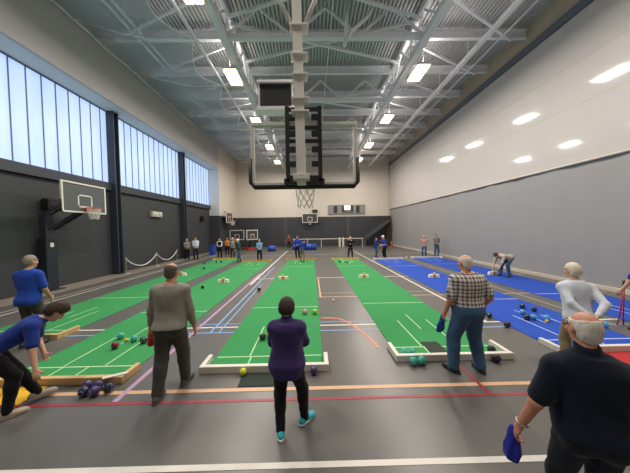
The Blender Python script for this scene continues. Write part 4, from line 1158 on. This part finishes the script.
person('person in purple fleece jacket and black trousers standing behind the third green mat', -.285, 2.58, -.02, vol=1.2, ch=.075, h=1.40, vox=.0085, lean=.03, head=(.05, .4), g=1.18, puff=.012, fem=True, belly=.03, feet=((-.07, -.1, .2, 0, 0), (.17, .08, -.75, 0, 0)),
       hands=((-.06, .27, .8), (.04, .27, .84)), poles=(A_([-1, -.35, -.6]), A_([1, -.35, -.6])), top=purp, sleeve='long', hem=-.155, bot=blk, shoe=sh_aqua, shoe2=sole_w, hair=h_dark, style='full', curl=.5, seed=3)
_, H = person('person in sage grey sweater walking beside the second green mat with a red cloth', -1.9, 3.24, .08, h=1.73, vox=.0085, lean=.07, head=(-.1, .12), g=1.1, belly=.03, feet=((-.1, -.17, .1, .0, 0), (.1, .17, -.15, 0, 0)),
       hands=((-.3, .1, .82), (.27, .12, .78)), top=sweat, sleeve='long', hem=-.02, bot=grey_tr, shoe=sh_grey, hair=h_dgrey, style='ring', skin=SKIN2, curl=.7, baggy=.024, seed=4)
held_cloth(H[0] - Vector((.0, .0, .0)), .16, .04, .03, red_c, 'red cloth hanging from the hand of the person in the grey sweater', 4)
bx_, by_, bt_ = -3.72, 2.92, -.72
f1 = lc(bx_, by_, bt_, *fl(40, 399)); f2 = lc(bx_, by_, bt_, *fl(7, 418)); h2 = lc(bx_, by_, bt_, -3.26, 2.86)
person('person in blue top and black trousers bending low to bowl on the yellow mat', bx_, by_, bt_, h=1.6, vox=.0085, lean=1.02, twist=-.1, pel=(-.04, -.1, -.05), vol=1.22, head=(-.1, .95), g=1.03, fem=True, baggy=.012, feet=((f1[0], f1[1], .1, 0, 0), (f2[0], f2[1], -.1, .0, 0)),
       hands=((f1[0] - .05, f1[1] + .06, .56), (h2[0], h2[1], .48)), poles=(A_([-1, -.2, .2]), A_([.6, -.6, .2])), top=blue_d, sleeve='short', hem=-.03, bot=blk, shoe=sh_beige, hair=h_dark, style='full', curl=.6, seed=5)
person('grey-haired person in royal blue shirt standing by the dark post of the wall hoop', -5.36, 4.66, .2, h=1.74, vox=.011, lean=.03, head=(-.35, .05), g=.96, wide=.84, belly=.02, hands=((-.08, .3, 1.0), (.2, .2, .88)),
       top=blue_t, sleeve='short', hem=-.09, bot=grey_tr, shoe=sh_blk, hair=h_grey, style='short', seed=6)
person('white-haired person in pale shirt with hands clasped behind, by the nearer blue mat', 3.8, 3.42, -.42, h=1.6, vox=.0085, wide=.9, slope=.055, lean=.2, head=(.45, .1), g=1.0, hands=((.0, -.26, .9), (.07, -.26, .92)),
       poles=(A_([-1, -.25, -.1]), A_([1, -.25, -.1])), top=white_t, sleeve='long', hem=-.1, bot=khaki, shoe=sh_grey, hair=h_cream, style='full', curl=.9, seed=7)
# the person at the right edge, with a long red bowl lifter
px_, py_ = 6.6, 4.75
person('person in deep blue shirt cut by the right edge, holding a red pole', px_, py_, .5, h=1.62, vox=.012, lean=.1, head=(.3, .2), g=1.1, hands=((-.24, .26, .78), (.27, .05, .74)), top=blue_d, sleeve='short', hem=-.08, bot=dkjean, shoe=sh_blk, hair=h_grey, style='short', seed=8)
e = empty('bowl_lifter', (6.42, 4.98, 0), 0, 'long red bowl lifter pole at the right edge of the blue mat', 'bowl lifter')
redp = mat('red_pole', '#b3202a', rough=.35, var=.05)
for s in (-1, 1): MB().tube([(s * .02 + .05, 0, .84), (s * .03 + .03, .0, .3), (s * .07, 0, .03)], .011, 8).build('rod', redp, e)
MB().tube([(.05, 0, .84), (.05, 0, .97)], .018, 10).build('grip', black_st, e)
MB().tube([(.07 * math.cos(PI * k / 10), .0, .03 + .0 * k) for k in range(11)], .008, 6).build('cup', redp, e)

F_ = dict(vox=.016)
def far(label, px, py, th, h, **k):
    x, y = k.pop('xy', None) or fl(px, py)
    d = dict(F_); d.update(k)
    return person(label, x, y, th, h=h, **d)
far('stooping person in cream shirt and jeans picking blocks off the blue mat', 505, 276.5, PI / 2 + .15, 1.62, vox=.012, zoff=TH, lean=1.38, pel=(0, -.2, -.06), head=(.0, .9), hands=((-.14, .52, .2), (.14, .5, .22)), poles=(A_([-.7, -.5, .3]), A_([.7, -.5, .3])),
    feet=((-.15, -.06, .1, 0, 0), (.16, .06, -.1, 0, 0)), top=cream_t, sleeve='mid', hem=-.03, bot=jean, shoe=sh_grey, hair=h_brown, style='short', seed=20)
HOLD = ((-.06, .27, 1.0), (.06, .27, 1.0)); FOLD = ((.12, .22, 1.08), (-.12, .24, 1.1)); BACK = ((-.04, -.24, .85), (.04, -.25, .85))
def sc_(hh, f): return tuple((a, b, c * f) for a, b, c in hh)
far('grey-haired person in drab top, left of the pair standing at the dark wall', 0, 0, PI + .6, 1.56, xy=(-9.3, 18.3), hands=sc_(HOLD, .92), top=greyb, bot=blk, shoe=sh_blk, hair=h_grey, seed=21)
far('person in white shirt and dark trousers, right of the pair at the dark wall', 196, 259.5, PI + .4, 1.68, hands=sc_(HOLD, .98), top=white_t, bot=dkjean, shoe=sh_blk, hair=h_dark, seed=22)
far('person in black vest over white sleeves, far end of the window-side mat', 220, 257.8, PI + .3, 1.55, hands=sc_(HOLD, .9), top=white_t, vest=blk, bot=blk, shoe=sh_blk, hair=h_dark, style='bob', fem=True, seed=23)
far('person in orange top half hidden in the far standing group', 227.5, 255.0, PI + .2, 1.5, hands=sc_(HOLD, .9), top=orange_t, bot=blk, shoe=sh_blk, hair=h_brown, style='bob', fem=True, seed=24)
far('person in pale green jacket and black trousers in the far standing group', 233, 257.8, PI + .1, 1.56, hands=sc_(FOLD, .9), top=beige_j, hem=-.1, bot=blk, shoe=sh_blk, hair=h_white, style='full', fem=True, seed=25)
far('person in white cap, dark teal top and jeans, far end of the second mat', 239.5, 261.8, PI / 2 + .5, 1.55, lean=.1, hands=((-.2, .25, .85), (.22, .2, .8)), feet=((-.1, .12, 0, 0, 0), (.1, -.12, 0, 0, 0)), top=teal_t, bot=jean, shoe=sh_grey, hair=h_white, cap=capw, seed=26)
far('person in light blue top and black trousers at the far end, hands joined', 259.7, 260.8, PI + .15, 1.5, hands=sc_(HOLD, .87), top=sky_t, sleeve='mid', bot=blk, shoe=sh_blk, hair=h_grey, fem=True, seed=27)
far('person in rust top standing against the dark far wall', 0, 0, PI, 1.5, xy=(-2.6, 27.6), top=rust_t, bot=blk, shoe=sh_blk, hair=h_dark, style='bob', fem=True, seed=28)
far('person in royal blue shirt and dark trousers, left of the far middle pair', 297.8, 258.3, PI - .2, 1.66, hands=((-.1, .25, 1.0), (.2, .2, .95)), top=blue_t, bot=blk, shoe=sh_blk, hair=h_brown, seed=29)
far('person in dark blue shirt and khaki trousers bending a little, far middle pair', 302.2, 262, -.5, 1.52, zoff=TH, lean=.42, head=(.0, .5), hands=((-.2, .3, .75), (.2, .32, .7)), top=blue_d, bot=khaki, shoe=sh_grey, hair=h_dark, seed=30)
far('person all in black standing at the far end of the fourth green mat', 350.5, 257.6, PI - .1, 1.52, hands=((-.1, .25, 1.25), (.08, .25, 1.0)), top=blk, hem=-.12, bot=blk, shoe=sh_blk, hair=h_cream, fem=True, feet=((-.13, 0, .1, 0, 0), (.16, .05, -.1, 0, 0)), seed=31)
far('person in blue top and jeans, left of the far pair by the blue mat', 375.8, 257.3, -PI / 2 - .4, 1.46, hands=((-.1, .28, 1.2), (.15, .2, 1.0)), top=blue_d, bot=jean, shoe=sh_blk, hair=h_brown, style='full', fem=True, seed=32)
far('person in white cap, blue top and black trousers, right of the far pair', 385, 258.6, PI / 2 + .3, 1.62, lean=.22, hands=((-.15, .3, .95), (.15, .32, .9)), top=blue_t, sleeve='short', bot=blk, shoe=sh_blk, hair=h_white, cap=capw, seed=33)
far('person in pale pink top and jeans by the grey curtain, left of two', 424.3, 256.9, PI / 2 + .9, 1.56, lean=.12, hands=((-.18, .2, .9), (.2, -.1, .95)), top=pink_t, sleeve='mid', hem=-.08, bot=jean, shoe=sh_grey, hair=h_cream, style='full', fem=True, seed=34)
far('person in grey plaid shirt and jeans by the grey curtain, right of two', 0, 0, PI - .1, 1.62, xy=(8.86, 17.3), hands=sc_(HOLD, .95), top=greyp, hem=-.08, bot=jean, shoe=sh_grey, hair=h_dgrey, seed=35)

# ------------------------------------------------------------------ light
wd = bpy.data.worlds.new('world'); SC.world = wd; wd.use_nodes = True
wd.node_tree.nodes['Background'].inputs['Color'].default_value = (.6, .66, .75, 1); wd.node_tree.nodes['Background'].inputs['Strength'].default_value = .3
for o in list(bpy.data.objects):
    if o.name.startswith('ceiling_light') and o.parent is None:
        ld = bpy.data.lights.new('lamp_glow', 'AREA'); ld.shape = 'RECTANGLE'; ld.size = .6; ld.size_y = 1.25; ld.energy = LAMP_W; ld.color = (1.0, .93, .85)
        lo_ = bpy.data.objects.new('lamp_glow', ld); COL.objects.link(lo_); lo_.location = (0, 0, -.085); lo_.parent = o
        lu = ld.copy(); lu.energy = UP_W; uo = bpy.data.objects.new('added_roof_fill', lu); COL.objects.link(uo); uo.location = (0, 0, .13); uo.rotation_euler = (PI, 0, 0); uo.parent = o  # added fill aimed upward to brighten the roof, no part of the fixture
SC.view_settings.view_transform = 'Standard'; SC.view_settings.look = 'None'; SC.view_settings.gamma = 1.0; SC.view_settings.use_curve_mapping = False
SC.view_settings.exposure = EXPO
SC.cycles.use_denoising = True
SC.cycles.max_bounces = 8; SC.cycles.transparent_max_bounces = 16; SC.cycles.caustics_reflective = False; SC.cycles.caustics_refractive = False
SC.cycles.sample_clamp_indirect = 6
